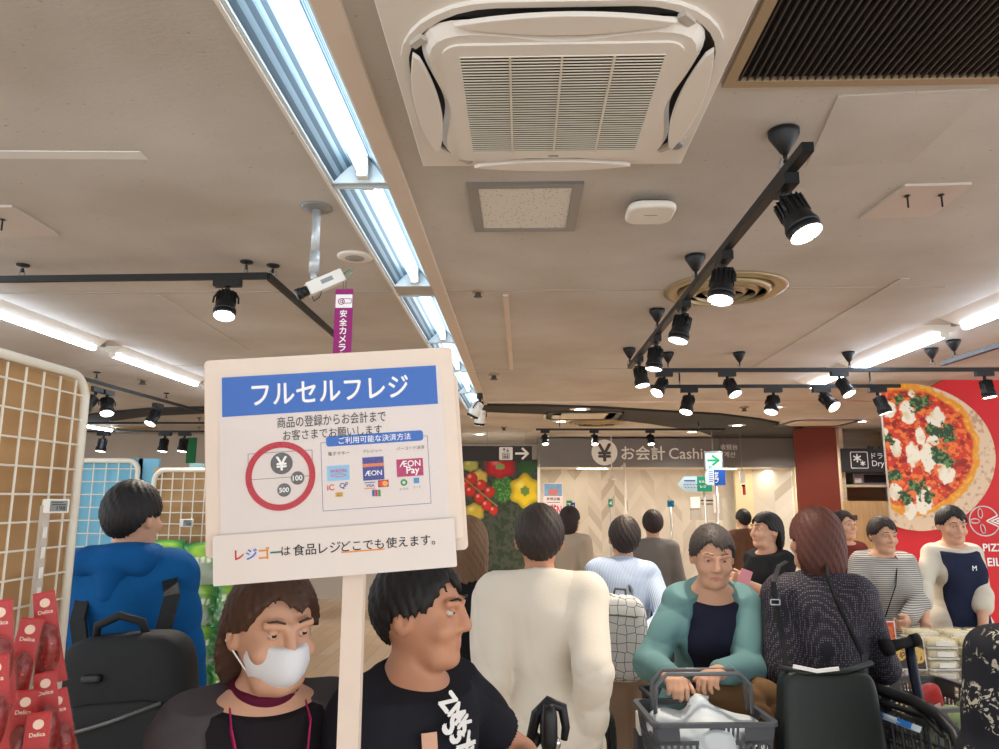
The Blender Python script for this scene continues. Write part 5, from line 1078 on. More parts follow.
# person in the black printed T-shirt
t, K = P_('person in black T-shirt with white printed lettering facing right', 420, 1.58, R(60), H=1.56, female=False, wide=.86, hair=('short', BLK), head=(R(16), R(4)), skin='warm', top=dict(m=cloth('tee_black', (30, 31, 38)), g=.03, sleeve='short', name='t_shirt', amp=.008, hem=.84), seed=8, vx=.005, wrists={'L': at(545, 775, 1.62)}, elbows={'L': (.5, .5, -.6)})
U = K['U']; s = K['s']; m = MB()
tx = MB(); tx.text('S3X', 0, 0, w=.1, bold=.06, rot=-.9); tx.text('WM', .035, -.05, w=.08, bold=.06, rot=-.9); tx.text('ZMK', -.01, .045, w=.1, bold=.06, rot=-.9); tx.text('NX', .05, -.1, w=.07, bold=.06, rot=-.9)
def onchest(pts, out):
    r_ = []
    for x, y, z in pts:
        a = x/.15; r_.append(U((math.sin(a)*(.155+out), -math.cos(a)*(.133+out), 1.2+z)))
    return r_
m.add(onchest([(v[0]-.03, v[1], v[2]+.11) for v in tx.v], .012), tx.f); m.build('shirt_print', mat('print_white', (226, 224, 220), .6), t)
pr = MB(); vs = [(-.115+.03*i/3+.02*j/9, 0, .13-.25*j/9) for j in range(10) for i in range(4)]; pr.add(onchest(vs, .013), [(j*4+i, j*4+i+1, j*4+i+5, j*4+i+4) for j in range(9) for i in range(3)]); pr.build('shirt_picture', mat('print_peach', (206, 160, 136), .6), t)
# man in the white long-sleeved shirt
P_('person in plain white long-sleeved shirt seen from behind in the middle', 539, 2.7, R(180), H=1.66, female=False, wide=.94, hair=('short', (50, 40, 34)), skin='warm', top=dict(m=cloth('shirt_ivory', (226, 216, 200)), g=.03, amp=.011, hem=.76, name='shirt', neck=1.415), seed=11, wrists={'R': at(590, 735, 2.6), 'L': at(486, 745, 2.64)}, elbows={'R': (.0, -1, -.5), 'L': (-.0, -1, -.5)})
# brown-haired woman half hidden
P_('person with long brown hair and black top behind the register sign edge', 468, 3.3, R(178), H=1.6, hair=('long', (112, 84, 60)), top=dict(m=cloth('top_black', (28, 28, 32)), g=.02), seed=12)
# woman with the patterned rucksack
t5, K5 = P_('person in pale blue shirt and beige trousers carrying a white geometric rucksack', 618, 4.0, R(190), H=1.6, lean=R(9), tilt=R(-5), hair=('short', DBR), head=(R(-10), R(-12)), top=dict(m=stripe_mat('shirt_blue_stripe', (206, 214, 226), (150, 172, 206), 42, 'X'), g=.022), legs=dict(m=cloth('trousers_beige', (160, 136, 114)), g=.03, flare=.02), seed=14, wrists={'R': at(642, 640, 3.75)}, elbows={'R': (.5, -.4, -.6)})
# woman in the green cardigan leaning over her basket
t, K = P_('person in green cardigan leaning with clasped hands over a grey shopping basket', 700, 3.08, R(2), H=1.6, lean=R(14), hair=('short', (60, 52, 48)), head=(R(-6), R(12)), wide=.86, top=dict(m=cloth('cardigan_green', (98, 134, 136)), g=.022, name='cardigan', amp=.008, hem=.68, open=.135), seed=17, vx=.006,
          wrists={'L': at(722, 672, 2.66), 'R': at(668, 676, 2.66)}, elbows={'L': (.6, .35, -.8), 'R': (-.6, .35, -.8)}, curl=(.8, 1.0), hand_n={'L': (0, 0, -1), 'R': (0, 0, -1)})
U = K['U']; s = K['s']
K['panel']('blouse', cloth('blouse_navy', (38, 40, 58)), .012, .14, .8, 1.385)
# person in black beyond
t, K = P_('person in black top standing beyond the green cardigan, holding a pink phone', 764, 4.9, R(-70), H=1.6, hair=('bob', BLK), top=dict(m=cloth('top_black', (28, 28, 32)), g=.025, sleeve='elbow'), legs=dict(m=cloth('jeans', (52, 74, 112)), g=.02), seed=19, wrists={'L': at(747, 584, 4.6), 'R': at(745, 606, 5.0)}, curl=(1, 1))
t = T('phone', 'pink phone held by the person in black beyond the green cardigan', 'phone', (at(745, 578, 4.5).x, 4.53, at(744, 582, 4.5).z), (0, R(20), 0)); MB().bx(-.035, .035, -.005, .005, -.07, .07).build('case', mat('phone_pink', (214, 140, 150), .4), t, bevel=.004); MB().bx(-.031, .031, .005, .006, -.064, .064).build('screen', blackp, t)
# woman in the dotted blouse
LOC8 = gp_(812, 2.8)
t8, K8 = P_('person in dark dotted blouse seen from behind with a black sling bag', 814, 2.8, R(163), H=1.65, lean=R(8), hair=('bob', (86, 46, 36)), head=(R(24), R(0)), wide=.88, top=dict(m=dots_mat('blouse_dotted', (46, 44, 54), (118, 110, 114), 130, .3), g=.026, amp=.01, hem=.9, name='blouse'), seed=21, wrists={'R': at(866, 655, 3.1), 'L': at(790, 655, 3.05)}, elbows={'R': (.25, -.15, -1), 'L': (-.3, -.5, -1)}, curl=(.6, 1.2))
# staff behind the deli island
t, K = P_('person in grey striped top with a thin black strap behind the deli island', 878, 4.95, R(-4), H=1.58, hair=('short', DBR), head=(R(10), R(12)), top=dict(m=stripe_mat('top_grey_stripe', (200, 196, 188), (120, 118, 114), 26, 'Z', .35), g=.028, amp=.008), seed=23, wrists={'L': at(908, 619, 4.66), 'R': at(868, 632, 4.66)}, elbows={'L': (.8, .2, -.7), 'R': (-.8, .2, -.7)}, curl=(1.1, .8))
U = K['U']; m = MB(); m.tube([U((.07, .04, 1.42)), U((.06, -.08, 1.37)), U((.0, -.175, 1.22)), U((-.08, -.17, 1.02)), U((-.15, -.12, .9))], .012, 4, flat=.3); m.build('strap', cloth('top_black', (0, 0, 0)), t)
t, K = P_('person in pale rolled-sleeve shirt and navy apron behind the deli island', 948, 4.98, R(4), H=1.65, wide=.94, hair=('short', BLK), head=(R(-8), R(14)), top=dict(m=cloth('shirt_cream', (206, 198, 182)), g=.016, amp=.005, sleeve='elbow'), seed=25, wrists={'R': at(924, 632, 4.7), 'L': at(985, 640, 4.7)}, elbows={'R': (-.8, .2, -.6), 'L': (.8, .2, -.6)})
U = K['U']; s = K['s']
K['panel']('apron', cloth('apron_navy', (34, 40, 62)), .034, .125, .7, 1.385)
m = MB(); m.text('M', 0, 0, w=.028, bold=.02); m.build('apron_emblem', wht, t, tuple(U((.01, -.178, 1.27))))
# woman in the floral dress at the right edge
t, K = P_('person in black floral dress at the right edge, seen from behind', 1040, 2.0, R(172), H=1.6, hair=('bob', (50, 38, 34)), head=(R(0), R(10)), top=dict(m=floral_mat('dress_floral'), g=.035, sleeve='elbow', name='dress_top', amp=.008, hem=.8), legs=dict(m=floral_mat('dress_floral2'), name='skirt', g=.03), skirt=True, seed=27, wide=1.0)
# distant shoppers
P_('distant person with dark hair in grey top beyond the rucksack', 652, 6.2, R(175), H=1.6, hair=('short', DBR), top=dict(m=cloth('top_grey', (120, 114, 108)), g=.02), seed=31, vx=.012)
P_('distant person with black hair in brown top near the checkout', 742, 8.8, R(190), H=1.58, hair=('short', BLK), top=dict(m=cloth('top_brown', (110, 80, 60)), g=.02), seed=33, vx=.013)
P_('distant person in beige top beyond the white shirt', 570, 6.8, R(150), H=1.62, hair=('bob', DBR), top=dict(m=cloth('top_beige', (176, 160, 140)), g=.02), seed=35, vx=.012)
P_('distant person in dark red top beyond the dotted blouse', 842, 6.0, R(20), H=1.6, hair=('short', DBR), top=dict(m=cloth('top_wine', (110, 44, 40)), g=.02), seed=37, vx=.012)
# ================================================================ bags
def superell(m, c, r, e=.35, nu=36, nv=20, mi=0, f=None):
    sg = lambda v, q: math.copysign(abs(v)**q, v); vs = []
    for i in range(nv+1):
        a = -PI/2+PI*i/nv
        for j in range(nu):
            b_ = 2*PI*j/nu; p = [r[0]*sg(math.cos(a), e)*sg(math.cos(b_), e), r[1]*sg(math.cos(a), e)*sg(math.sin(b_), e), r[2]*sg(math.sin(a), e)]
            if f: p = f(*p)
            vs.append((c[0]+p[0], c[1]+p[1], c[2]+p[2]))
    m.add(vs, [(i*nu+j, i*nu+(j+1) % nu, (i+1)*nu+(j+1) % nu, (i+1)*nu+j) for i in range(nv) for j in range(nu)], mi, True); return m
bagb = mat('bag_black', (26, 28, 30), .7, bump=.2, bscale=300, spec=.3); bagl = mat('bag_leather', (24, 32, 30), .5, bump=.15, bscale=40)
c = at(128, 705, 2.33); t = T('backpack', 'black backpack on the back of the blue jacket', 'backpack', c, (0, R(-5), 0))
superell(MB(), (0, 0, -.03), (.2, .085, .24), .42).build('body', bagb, t)
m = MB(); superell(m, (0, -.075, -.1), (.165, .03, .13), .4); m.build('front_pocket', bagb, t)
m = MB(); m.tube([(-.15, -.108, -.05), (0, -.112, -.02), (.15, -.102, .02)], .006, 6); m.build('zip', mat('zip_grey', (100, 100, 100), .4, .4), t)
m = MB(); m.tube([(-.1, .0, .19), (-.09, -.01, .24), (-.02, -.01, .265), (.05, -.01, .24), (.06, 0, .19)], .013, 8); m.build('handle', bagb, t)
m = MB(); superell(m, (-.06, -.088, .1), (.03, .014, .012), .5); m.build('buckle', blackp, t)
for pts in ([(158, 650, 2.42), (166, 620, 2.44), (172, 596, 2.46), (170, 580, 2.54), (160, 574, 2.64)], [(82, 655, 2.42), (78, 620, 2.44), (84, 596, 2.5), (92, 580, 2.6)]):
    o = MB(); q = [at(*p)-c for p in pts]; o.tube([Matrix.Rotation(R(5), 3, 'Y') @ p for p in q], .034, 4, flat=.28, up=(0, 0, 1) if 0 else None); o.build('strap', bagb, t)
c = at(618, 637, 3.74); t = T('rucksack', 'white rucksack with grey triangular line pattern on the pale blue shirt', 'rucksack', c, (0, R(4), 0)); geo = lines_mat('rucksack_geometric', (206, 206, 200), (96, 98, 100), 24, .05, .45)
superell(MB(), (0, 0, 0), (.142, .08, .2), .5, f=lambda x, y, z: (x*(1-.12*max(z, 0)/.2), y, z)).build('body', geo, t); m = MB(); m.tube([(-.125, -.05, .1), (-.05, -.086, .112), (.05, -.086, .112), (.125, -.05, .1)], .004, 6); m.build('zip', dgrey, t)
m = MB(); m.tube([(-.03, .0, .19), (-.025, 0, .225), (.025, 0, .225), (.03, 0, .19)], .007, 6); m.build('handle', dgrey, t)
for sg in (-1, 1): m = MB(); m.tube([(sg*.07, .07, .14), (sg*.08, .12, .2), (sg*.075, .2, .215)], .022, 4, flat=.3); m.build('strap', dgrey, t)
c = at(828, 716, 2.5); t = T('sling_bag', 'large black sling bag hanging at the back of the dotted blouse', 'bag', c, 0)
superell(MB(), (0, 0, -.02), (.155, .055, .17), .3, f=lambda x, y, z: (x*(1-.08*z/.17), y*(1-.5*z/.17*.5), z-.015*math.cos(x*9))).build('body', bagl, t)
m = MB(); m.tube([(-.145, .0, .145), (-.08, -.03, .135), (.05, -.03, .14), (.15, 0, .16)], .01, 6); m.build('top_edge', bagl, t); m = MB(); m.tube([(-.11, -.03, .155), (-.04, -.04, .143), (.03, -.035, .15)], .008, 4, flat=.5); m.build('white_lining', wht, t)
for pts, w in (([(787, 675, 2.5), (783, 640, 2.55), (776, 605, 2.6), (773, 585, 2.6), (777, 571, 2.68), (785, 566, 2.8)], .028), ([(866, 680, 2.5), (862, 655, 2.58), (848, 625, 2.6), (836, 600, 2.62), (828, 578, 2.66), (826, 566, 2.78), (828, 563, 2.86)], .016)):
    m = MB(); m.tube([at(*p)-c for p in pts], w, 4, flat=.35); m.build('strap', bagb, t)
m = MB(); q = at(775, 602, 2.57)-c; m.ring(rrect(q.x, q.z, .034, .02, .004), rrect(q.x, q.z, .026, .013, .002), q.y-.004, q.y); m.build('buckle', grey, t)
# ================================================================ shopping baskets and carts
bgrey = mat('basket_grey', (78, 82, 88), .45); bstl = mat('handle_steel_grey', (104, 108, 112), .4, .2)
def basket(loc, rz, label, w=.37, d=.27, h=.22, ms=None, handles=True, sc=1.0, mark=False):
    ms = ms or bgrey; t = T('shopping_basket', label, 'basket', loc, rz); k = .84
    def side(axis, sgn, name):
        m = MB(); L_ = w if axis == 'x' else d; D = (d if axis == 'x' else w)/2
        def Q(u, z, o=0):
            f = k+(1-k)*z/h; a = u*L_/2*f; b_ = sgn*(D*f+o); return (a, b_, z) if axis == 'x' else (b_, a, z)
        def bar(u0, z0, u1, z1, u2=None, u3=None):
            vs = [Q(u0, z0), Q(u1, z0), Q(u1, z1), Q(u0, z1)]; vs += [Q(u0, z0, .003), Q(u1, z0, .003), Q(u1, z1, .003), Q(u0, z1, .003)]
            m.add(vs, [(0, 1, 2, 3), (7, 6, 5, 4), (0, 4, 5, 1), (1, 5, 6, 2), (2, 6, 7, 3), (3, 7, 4, 0)])
        bar(-1, 0, 1, .012); bar(-1, h*.36, 1, h*.41); bar(-1, h*.6, 1, h*.63); bar(-1, h*.72, 1, h*.78); bar(-1, h*.95, 1, h)
        n = max(10, int(L_/.02))
        for i in range(n+1):
            u = -1+2*i/n; bar(max(-1, u-.025), .0, min(1, u+.025), h*.74)
        for u0, u1 in ((-1, -.62), (.12, .16), (.2, .24), (.28, .32), (.36, .4), (.5, 1)): bar(u0, h*.74, u1, h)
        bar(-.1, h*.74, .12, h); m.build(name, ms, t)
        return Q
    for ax, sg in (('x', -1), ('x', 1), ('y', -1), ('y', 1)): Q = side(ax, sg, 'side_panel')
    MB().bx(-w/2*k, w/2*k, -d/2*k, d/2*k, 0, .005).build('bottom', ms, t)
    m = MB(); m.ring(rrect(0, 0, w+.03, d+.03, .03), rrect(0, 0, w-.004, d-.004, .02), h-.006, h+.006, ax='z'); m.build('rim', ms, t)
    if handles:
        for sg, ry in ((-1, .1), (1, .1)):
            m = MB(); a = w*.43; m.tube([(-a, sg*d*.0+sg*.02, h), (-a*.98, sg*.03, h+.09), (-a*.75, sg*.03, h+.125), (a*.75, sg*.03, h+.125), (a*.98, sg*.03, h+.09), (a, sg*.02, h)], .007, 8); m.build('handle', bstl, t)
    if mark:
        m = MB(); m.text('ÆON', w*.37, h*.62, w=.052, y=-d/2*.955, bold=.02, h=.05); m.build('white_letters', wht, t)
    return t
bw = .375
c = at(702, 712, 2.58); zb_ = c.z-.22
basket((c.x, 2.58, zb_), R(4), 'grey shopping basket with white bag in front of the green cardigan', mark=True)
wbag = mat('white_bag', (214, 222, 226), .5, bump=.2, bscale=25, alpha=.94)
t = T('plastic_bag', 'crumpled white plastic bag lying in the grey basket of the green cardigan', 'bag', (c.x-.0, 2.57, zb_+.006)); t.scale = (1, 1, .9)
F = Field((-.2, -.14, -.02), (.2, .14, .36), .007); F.ell((0, 0, .1), (.15, .1, .1), .0); F.cap((-.12, 0, .19), (.13, 0, .18), .06, .055, .05); F.cap((-.0, -.02, .18), (-.01, -.0, .27), .12, .03, .05); wrinkle(F, .014, 5, (1, .3, .4)); F.cut((0, 0, 0), (0, 0, -1))
O('bag', F.mesh('bag'), wbag, t)
m = MB(); m.tube([(-.05, -.02, .27), (-.02, .0, .3), (.02, .0, .29)], .006, 6); m.build('knot', wbag, t)
t = T('folded_jacket', 'brown jacket draped over the right side of the grey basket', 'jacket', (c.x+.22, 2.68, zb_-.045))
F = Field((-.27, -.22, -.5), (.2, .22, .4), .008); F.cap((-.17, .06, .27), (.02, .05, .25), .045, .07, .05); F.cap((.02, .05, .25), (.07, -.0, .05), .07, .06, .05); F.cap((.07, 0, .05), (.06, -.02, -.2), .065, .07, .05); F.cap((-.02, .1, .28), (.06, .09, .05), .05, .06, .04); wrinkle(F, .022, 9, (.7, .2, .5))
O('cloth', F.mesh('cloth'), cloth('jacket_brown', (112, 84, 56)), t)
cartm = mat('cart_black', (32, 33, 36), .4, .3); cartn = mat('cart_navy', (28, 34, 52), .4, .4); rub = mat('rubber', (22, 22, 23), .8)
def cart(loc, rz, label, hz=1.0, L_=.72, w=.46, upper=True):
    """handle end at local -y... the cart runs towards +y"""
    t = T('shopping_cart', label, 'cart', loc, rz)
    m = MB(); m.tube([(-w/2, L_, .12), (-w/2, 0, .14), (w/2, 0, .14), (w/2, L_, .12)], .013, 8); m.tube([(-w/2, L_*.5, .13), (w/2, L_*.5, .13)], .01, 8); m.build('base_frame', cartm, t)
    for sg in (-1, 1):
        m = MB(); m.tube([(sg*w/2, .02, .14), (sg*w/2, .04, .6), (sg*w/2, -.02, hz)], .014, 10); m.build('post', cartn, t)
        for y in (.03, L_-.03):
            m = MB(); m.lathe([(.05, -.012), (.055, -.008), (.055, .008), (.05, .012)], 20, M=Matrix.Rotation(PI/2, 3, 'Y'), c=(sg*w/2, y, .055)); wv_ = m.build('wheel', rub, t); m = MB(); m.bx(sg*w/2-.018, sg*w/2+.018, y-.012, y+.012, .06, .125); m.build('fork', grey, wv_)
    if upper:
        m = MB(); m.tube([(-w/2, .02, .55), (-w/2, L_-.1, .6), (w/2, L_-.1, .6), (w/2, .02, .55)], .012, 8); m.tube([(-w/2, L_*.45, .575), (w/2, L_*.45, .575)], .01, 8); m.build('basket_rest', cartm, t)
    return t
# cart carrying the grey basket
cart((c.x, 2.32, 0), R(0), 'black shopping cart under the grey basket of the green cardigan', .68, L_=.52, w=.36)
# cart in front of the white shirt
p = at(548, 722, 2.0); t = cart((p.x+.12, 1.98, 0), R(0), 'black shopping cart with curved handle pad before the white shirt', p.z-.1, w=.28, L_=.42)
off = Vector((-.12, 0, 0))
m = MB(); superell(m, (off.x, -.03, p.z), (.022, .03, .06), .7); o = m.build('handle_pad', blackp, t); o.rotation_euler = (0, 0, 0)
o.matrix_parent_inverse = Matrix(); o.location = (0, 0, 0)
m = MB(); m.tube([(off.x-.045, -.02, p.z-.03), (off.x-.03, -.02, p.z+.03), (off.x+.0, -.02, p.z+.058), (off.x+.035, -.02, p.z+.045), (off.x+.043, -.02, p.z-.0), (off.x+.038, -.02, p.z-.03)], [.012, .014, .016, .014, .011, .009], 10); m.build('handle_hook', cartm, t)
m = MB(); m.lathe([(.0001, -.012), (.017, -.011), (.017, .011), (.0001, .012)], 18, M=Matrix.Rotation(PI/2, 3, 'X'), c=(off.x+.012, -.03, p.z-.035)); m.build('joint', chrome, t); m = MB(); m.tube([(off.x+.012, -.02, p.z-.05), (off.x+.012, 0, p.z-.2)], .012, 8); m.tube([(off.x-.06, -.02, p.z-.07), (off.x-.02, -.02, p.z-.02)], .012, 8); m.build('handle_stem', cartm, t)
# cart with dark loop handle right of the white shirt
p = at(594, 724, 2.92); t = cart((p.x, 2.95, 0), R(0), 'dark shopping cart with loop handle right of the white shirt', p.z-.1, w=.3, L_=.5)
m = MB(); m.tube([(-.06, 0, p.z-.25), (-.06, 0, p.z-.02), (-.045, 0, p.z+.02), (.03, 0, p.z+.02), (.05, 0, p.z-.02), (.05, 0, p.z-.25)], .016, 10); m.build('loop_handle', cartm, t)
t2 = T('snack_bag', 'shiny dark wrapped bag in the cart right of the white shirt', 'bag', (p.x, 3.08, .625)); superell(MB(), (0, 0, .14), (.1, .07, .13), .6).build('wrapper', mat('foil_dark', (70, 76, 72), .2, .6, bump=.4, bscale=30), t2); MB().bx(-.05, .05, -.075, -.068, .08, .17).build('white_label', wht, t2)
# cart at the right, beside the dotted blouse
q0 = at(928, 760, 2.55); t = cart((1.62, 2.3, 0), R(8), 'black shopping cart with tall grip handles beside the dotted blouse', .9, L_=.62, w=.42); bpy.context.view_layer.update(); inv = t.matrix_world.inverted()
def wt(m, pts, r, n=10): m.tube([inv @ at(*p) for p in pts], r, n)
m = MB(); wt(m, [(887, 647, 2.74), (900, 644, 2.74), (917, 640, 2.74)], [.024, .017, .017]); wt(m, [(883, 648, 2.74), (891, 646, 2.74)], .03, 12); wt(m, [(912, 641, 2.74), (919, 639, 2.74)], .022, 12); m.build('grip', rub, t)
m = MB(); wt(m, [(909, 644, 2.75), (915, 680, 2.7), (926, 735, 2.62), (940, 800, 2.55)], .017); m.build('upright', cartn, t)
m = MB(); wt(m, [(855, 683, 2.8), (880, 690, 2.7), (915, 702, 2.55), (940, 716, 2.42), (955, 733, 2.34), (964, 756, 2.3), (968, 800, 2.3)], .019); m.build('curved_rail', cartm, t)
m = MB(); wt(m, [(868, 698, 2.7), (900, 708, 2.58), (925, 716, 2.5), (943, 735, 2.4)], .01); wt(m, [(878, 702, 2.72), (880, 749, 2.7), (884, 820, 2.68)], .014); wt(m, [(930, 705, 2.6), (937, 725, 2.5), (950, 728, 2.4)], .011); m.build('inner_rail', cartm, t)
m = MB(); wt(m, [(866, 655, 2.82), (880, 637, 2.8)], [.02, .022], 10); wt(m, [(858, 668, 2.86), (866, 655, 2.82)], .014); wt(m, [(858, 660, 2.86), (856, 690, 2.84)], .012); m.build('brake_lever', rub, t)
m = MB()
for k in range(9): wt(m, [(872+k*9.5, 712+k*3.4, 2.62-.03*k), (884+k*9, 790, 2.58-.03*k)], .004, 5)
for k in range(5): wt(m, [(872, 722+k*13, 2.64), (955, 752+k*12, 2.36)], .004, 5)
m.build('wire_side', cartm, t)
vs = [inv @ at(*p) for p in ((868, 707, 2.6), (922, 727, 2.45), (920, 733, 2.45), (868, 713, 2.6))]; m = MB(); m.add(vs+[v+Vector((0, .006, -.002)) for v in vs], [(0, 1, 2, 3), (7, 6, 5, 4), (0, 4, 5, 1), (1, 5, 6, 2), (2, 6, 7, 3), (3, 7, 4, 0)]); m.build('label_strip', mat('strip_pale', (170, 190, 206), .4), t)
for u0, u1 in ((0, .3), (.55, .82)):
    A = vs[0].lerp(vs[1], u0), vs[0].lerp(vs[1], u1), vs[3].lerp(vs[2], u1), vs[3].lerp(vs[2], u0); m = MB(); m.add([v+Vector((0, -.002, .001)) for v in A], [(0, 1, 2, 3)]); m.build('blue_print', mat('strip_blue', (40, 110, 190), .4), t)
c = at(948, 700, 2.62); basket((c.x-.0, 2.72, c.z-.2), R(10), 'grey shopping basket with red and green packs near the floral dress', .34, .4, .2, ms=mat('basket_slate', (96, 100, 98), .5), handles=False)
t = T('vegetable_pack', 'clear pack of green and white vegetables in the basket near the floral dress', 'vegetable pack', (c.x+.03, 2.62, c.z-.19), R(10)); F = Field((-.13, -.13, 0), (.13, .13, .22), .007)
for k in range(9): F.ell((RNG.uniform(-.07, .07), RNG.uniform(-.07, .07), .1+RNG.uniform(-.03, .05)), (.045, .04, .04), .02)
F.ell((0, 0, .06), (.1, .1, .06), .03); O('leaves', F.mesh('leaves'), mat('veg_green', (150, 172, 120), .5, var=.6, vscale=30), t)
t = T('red_pack', 'red food pack standing in the basket near the floral dress', 'food pack', (c.x+.07, 2.84, c.z-.19), (0, R(-12), R(20))); t.scale = (.7, .7, .8); superell(MB(), (0, 0, .12), (.08, .03, .12), .4).build('wrapper', mat('pack_red', (206, 46, 40), .3, bump=.2, bscale=20), t); m = MB(); m.bx(-.04, .04, -.034, -.029, .1, .16); m.build('label', wht, t)
# dark cart behind, between the beige trousers and the green cardigan
q = gp_(664, 3.6); cart((q[0]+.04, 3.36, 0), R(8), 'dark shopping cart between the beige trousers and the green cardigan', .95, w=.26, L_=.5); basket((q[0]+.03, 3.56, .61), R(8), 'black basket in the cart beside the beige trousers', .26, .3, .2, ms=mat('basket_black', (40, 42, 46), .5))
t = T('milk_carton', 'small white carton with red cap beside the grey basket', 'carton', (at(650, 712, 3.45).x, 3.5, .0)); zc_ = at(650, 718, 3.5).z; MB().bx(-.05, .05, -.05, .05, zc_-.06, zc_+.02).build('box', white, t, bevel=.004); MB().bx(-.06, .06, -.06, .06, 0, zc_-.06).build('crate', mat('crate_dark', (60, 60, 64), .6), t); MB().bx(-.04, .04, -.052, .05, zc_+.02, zc_+.04).build('cap', mat('cap_red', (190, 40, 50), .4), t)
# ================================================================ deli island
a = onz(757, 672, .8); b_ = onz(786, 699, .8); ix0, iy0, iy1, ix1 = (a.x+b_.x)/2, 3.45, 4.55, 3.5
t = T('deli_island', 'wooden deli island counter with sloping bed of packed food', 'counter', (ix0, iy0, 0)); IW, ID = ix1-ix0, iy1-iy0
wr_ = wood_mat('rim_wood', (206, 176, 128), (222, 196, 150)); ws_ = wood_mat('island_side', (120, 92, 66), (146, 114, 84), (20, 20, 2))
MB().bx(.02, IW-.02, .02, ID-.02, .0, .76).build('body', ws_, t)
m = MB(); m.ring([(0, 0), (IW, 0), (IW, ID), (0, ID)], [(.07, .07), (IW-.07, .07), (IW-.07, ID-.07), (.07, ID-.07)], .76, .8, ax='z'); m.build('rim', wr_, t, bevel=.004)
def bz(y): return .768+(y-.07)*.1
m = MB(); m.prism([(.07, .761), (ID-.07, .761), (ID-.07, bz(ID-.07)-.004), (.07, bz(.07)-.004)], .072, IW-.072, ax='x'); m.build('bed', mat('bed_black', (36, 36, 38), .6), t)
PAL = [[(196, 110, 60), (226, 170, 100), (150, 60, 40), (240, 220, 180)], [(206, 150, 80), (110, 60, 34), (236, 200, 120), (90, 130, 60)], [(220, 190, 140), (200, 80, 60), (80, 110, 50), (244, 236, 214)], [(176, 120, 70), (232, 180, 60), (214, 90, 50), (60, 40, 30)], [(236, 222, 190), (200, 160, 110), (226, 120, 60), (140, 160, 80)]]
foodm = vcol_mat('deli_food', .4, .3); lidm = mat('clear_lid', (255, 255, 255), .06, alpha=.1, spec=.9); trays = [mat('tray_black', (30, 30, 32), .35), mat('tray_white', (224, 220, 212), .4), mat('tray_wood', (180, 140, 90), .5)]
protos = []
def deli_pack(k):
    t = T('deli_pack', 'x', 'food pack', (0, 0, 0), 0, 'packed dishes on the deli island'); w, d, h = .15, .115, .02
    m = MB(); m.ring(rrect(0, 0, w, d, .02), rrect(0, 0, w-.016, d-.016, .015), 0, h, ax='z'); m.prism(rrect(0, 0, w-.012, d-.012, .015), 0, .004, ax='z'); m.build('tray', trays[k % 3], t)
    r = np.random.default_rng(50+k); bl_ = [(r.uniform(.1, .9), r.uniform(.12, .88), r.uniform(.08, .2), r.integers(0, 4), r.uniform(.012, .026)) for _ in range(16)]
    hh = None
    def hgt(U, V):
        z = .008+0*U
        for bx_, by_, br, ci, bh in bl_: z = np.maximum(z, .006+bh*np.sqrt(np.clip(1-((U-bx_)**2+((V-by_)*.8)**2)/br**2, 0, 1)))
        return z+.002*fbm(U*20, V*20, 60+k)
    def pos(U, V): return np.stack([(U-.5)*(w-.022), (V-.5)*(d-.022), hgt(U, V)], -1)
    def colr(U, V):
        c = np.zeros((*U.shape, 3))+np.array(lin(PAL[k % 5][3])); zb2 = np.zeros_like(U)
        for bx_, by_, br, ci, bh in bl_:
            z = bh*np.sqrt(np.clip(1-((U-bx_)**2+((V-by_)*.8)**2)/br**2, 0, 1)); mk = z > zb2; c[mk] = np.array(lin(PAL[k % 5][ci])); zb2 = np.maximum(z, zb2)
        return c*(.75+.5*fbm(U*14, V*14, 70+k))[..., None]
    o = painted('food', foodm, 26, 20, pos, colr, t); o.data.polygons.foreach_set('use_smooth', np.ones(len(o.data.polygons), bool))
    m = MB(); superell(m, (0, 0, .0), (w/2-.002, d/2-.002, .05), .35, 24, 12, 0, lambda x, y, z: (x, y, max(z, 0)*.86+.0)); m.v = [(x, y, z+h) for x, y, z in m.v]; m.build('lid', lidm, t)
    if k % 2 == 0: MB().bx(.02, .055, -.045, -.015, .0640, .0648).build('sticker', white, t)
    return t
protos = [deli_pack(k) for k in range(6)]; used = [False]*6
def put_pack(x, y, z, rx, rz, k, label):
    if not used[k]: o = protos[k]; used[k] = True; o.location = (x, y, z); o.rotation_euler = (rx, 0, rz)
    else: o = dup(protos[k], None, (x, y, z), (rx, 0, rz))
    o['label'] = label
rown = ['front', 'second', 'third', 'fourth', 'fifth', 'back']; cn = ['first', 'second', 'third', 'fourth', 'fifth', 'sixth', 'seventh', 'eighth', 'ninth', 'tenth', 'eleventh']
sl_ = math.atan(.1); kinds = ['black tray', 'white tray', 'wooden tray']
for j in range(6):
    for i in range(11):
        x = ix0+.16+i*.175; y = iy0+.155+j*.155
        if i >= 5 and 2 <= j <= 4 and i <= 8: continue
        k = int((i*5+j*3+(i*j) % 4) % 6); put_pack(x, y, bz(y-iy0), sl_, R(4*((i*3+j) % 3-1)), k, 'deli food in a %s, %s row of the island, %s from its left side' % (kinds[k % 3], rown[j], cn[i]))
# second layer of stacked packs on the left side, near the wood rim
for j in range(6):
    x = ix0+.17; y = iy0+.16+j*.155; put_pack(x, y, bz(y-iy0)+.067, sl_, R(8*((j*2) % 3-1)), (j*2+1) % 6, 'deli food pack stacked on another, %s row at the left rim' % rown[j])
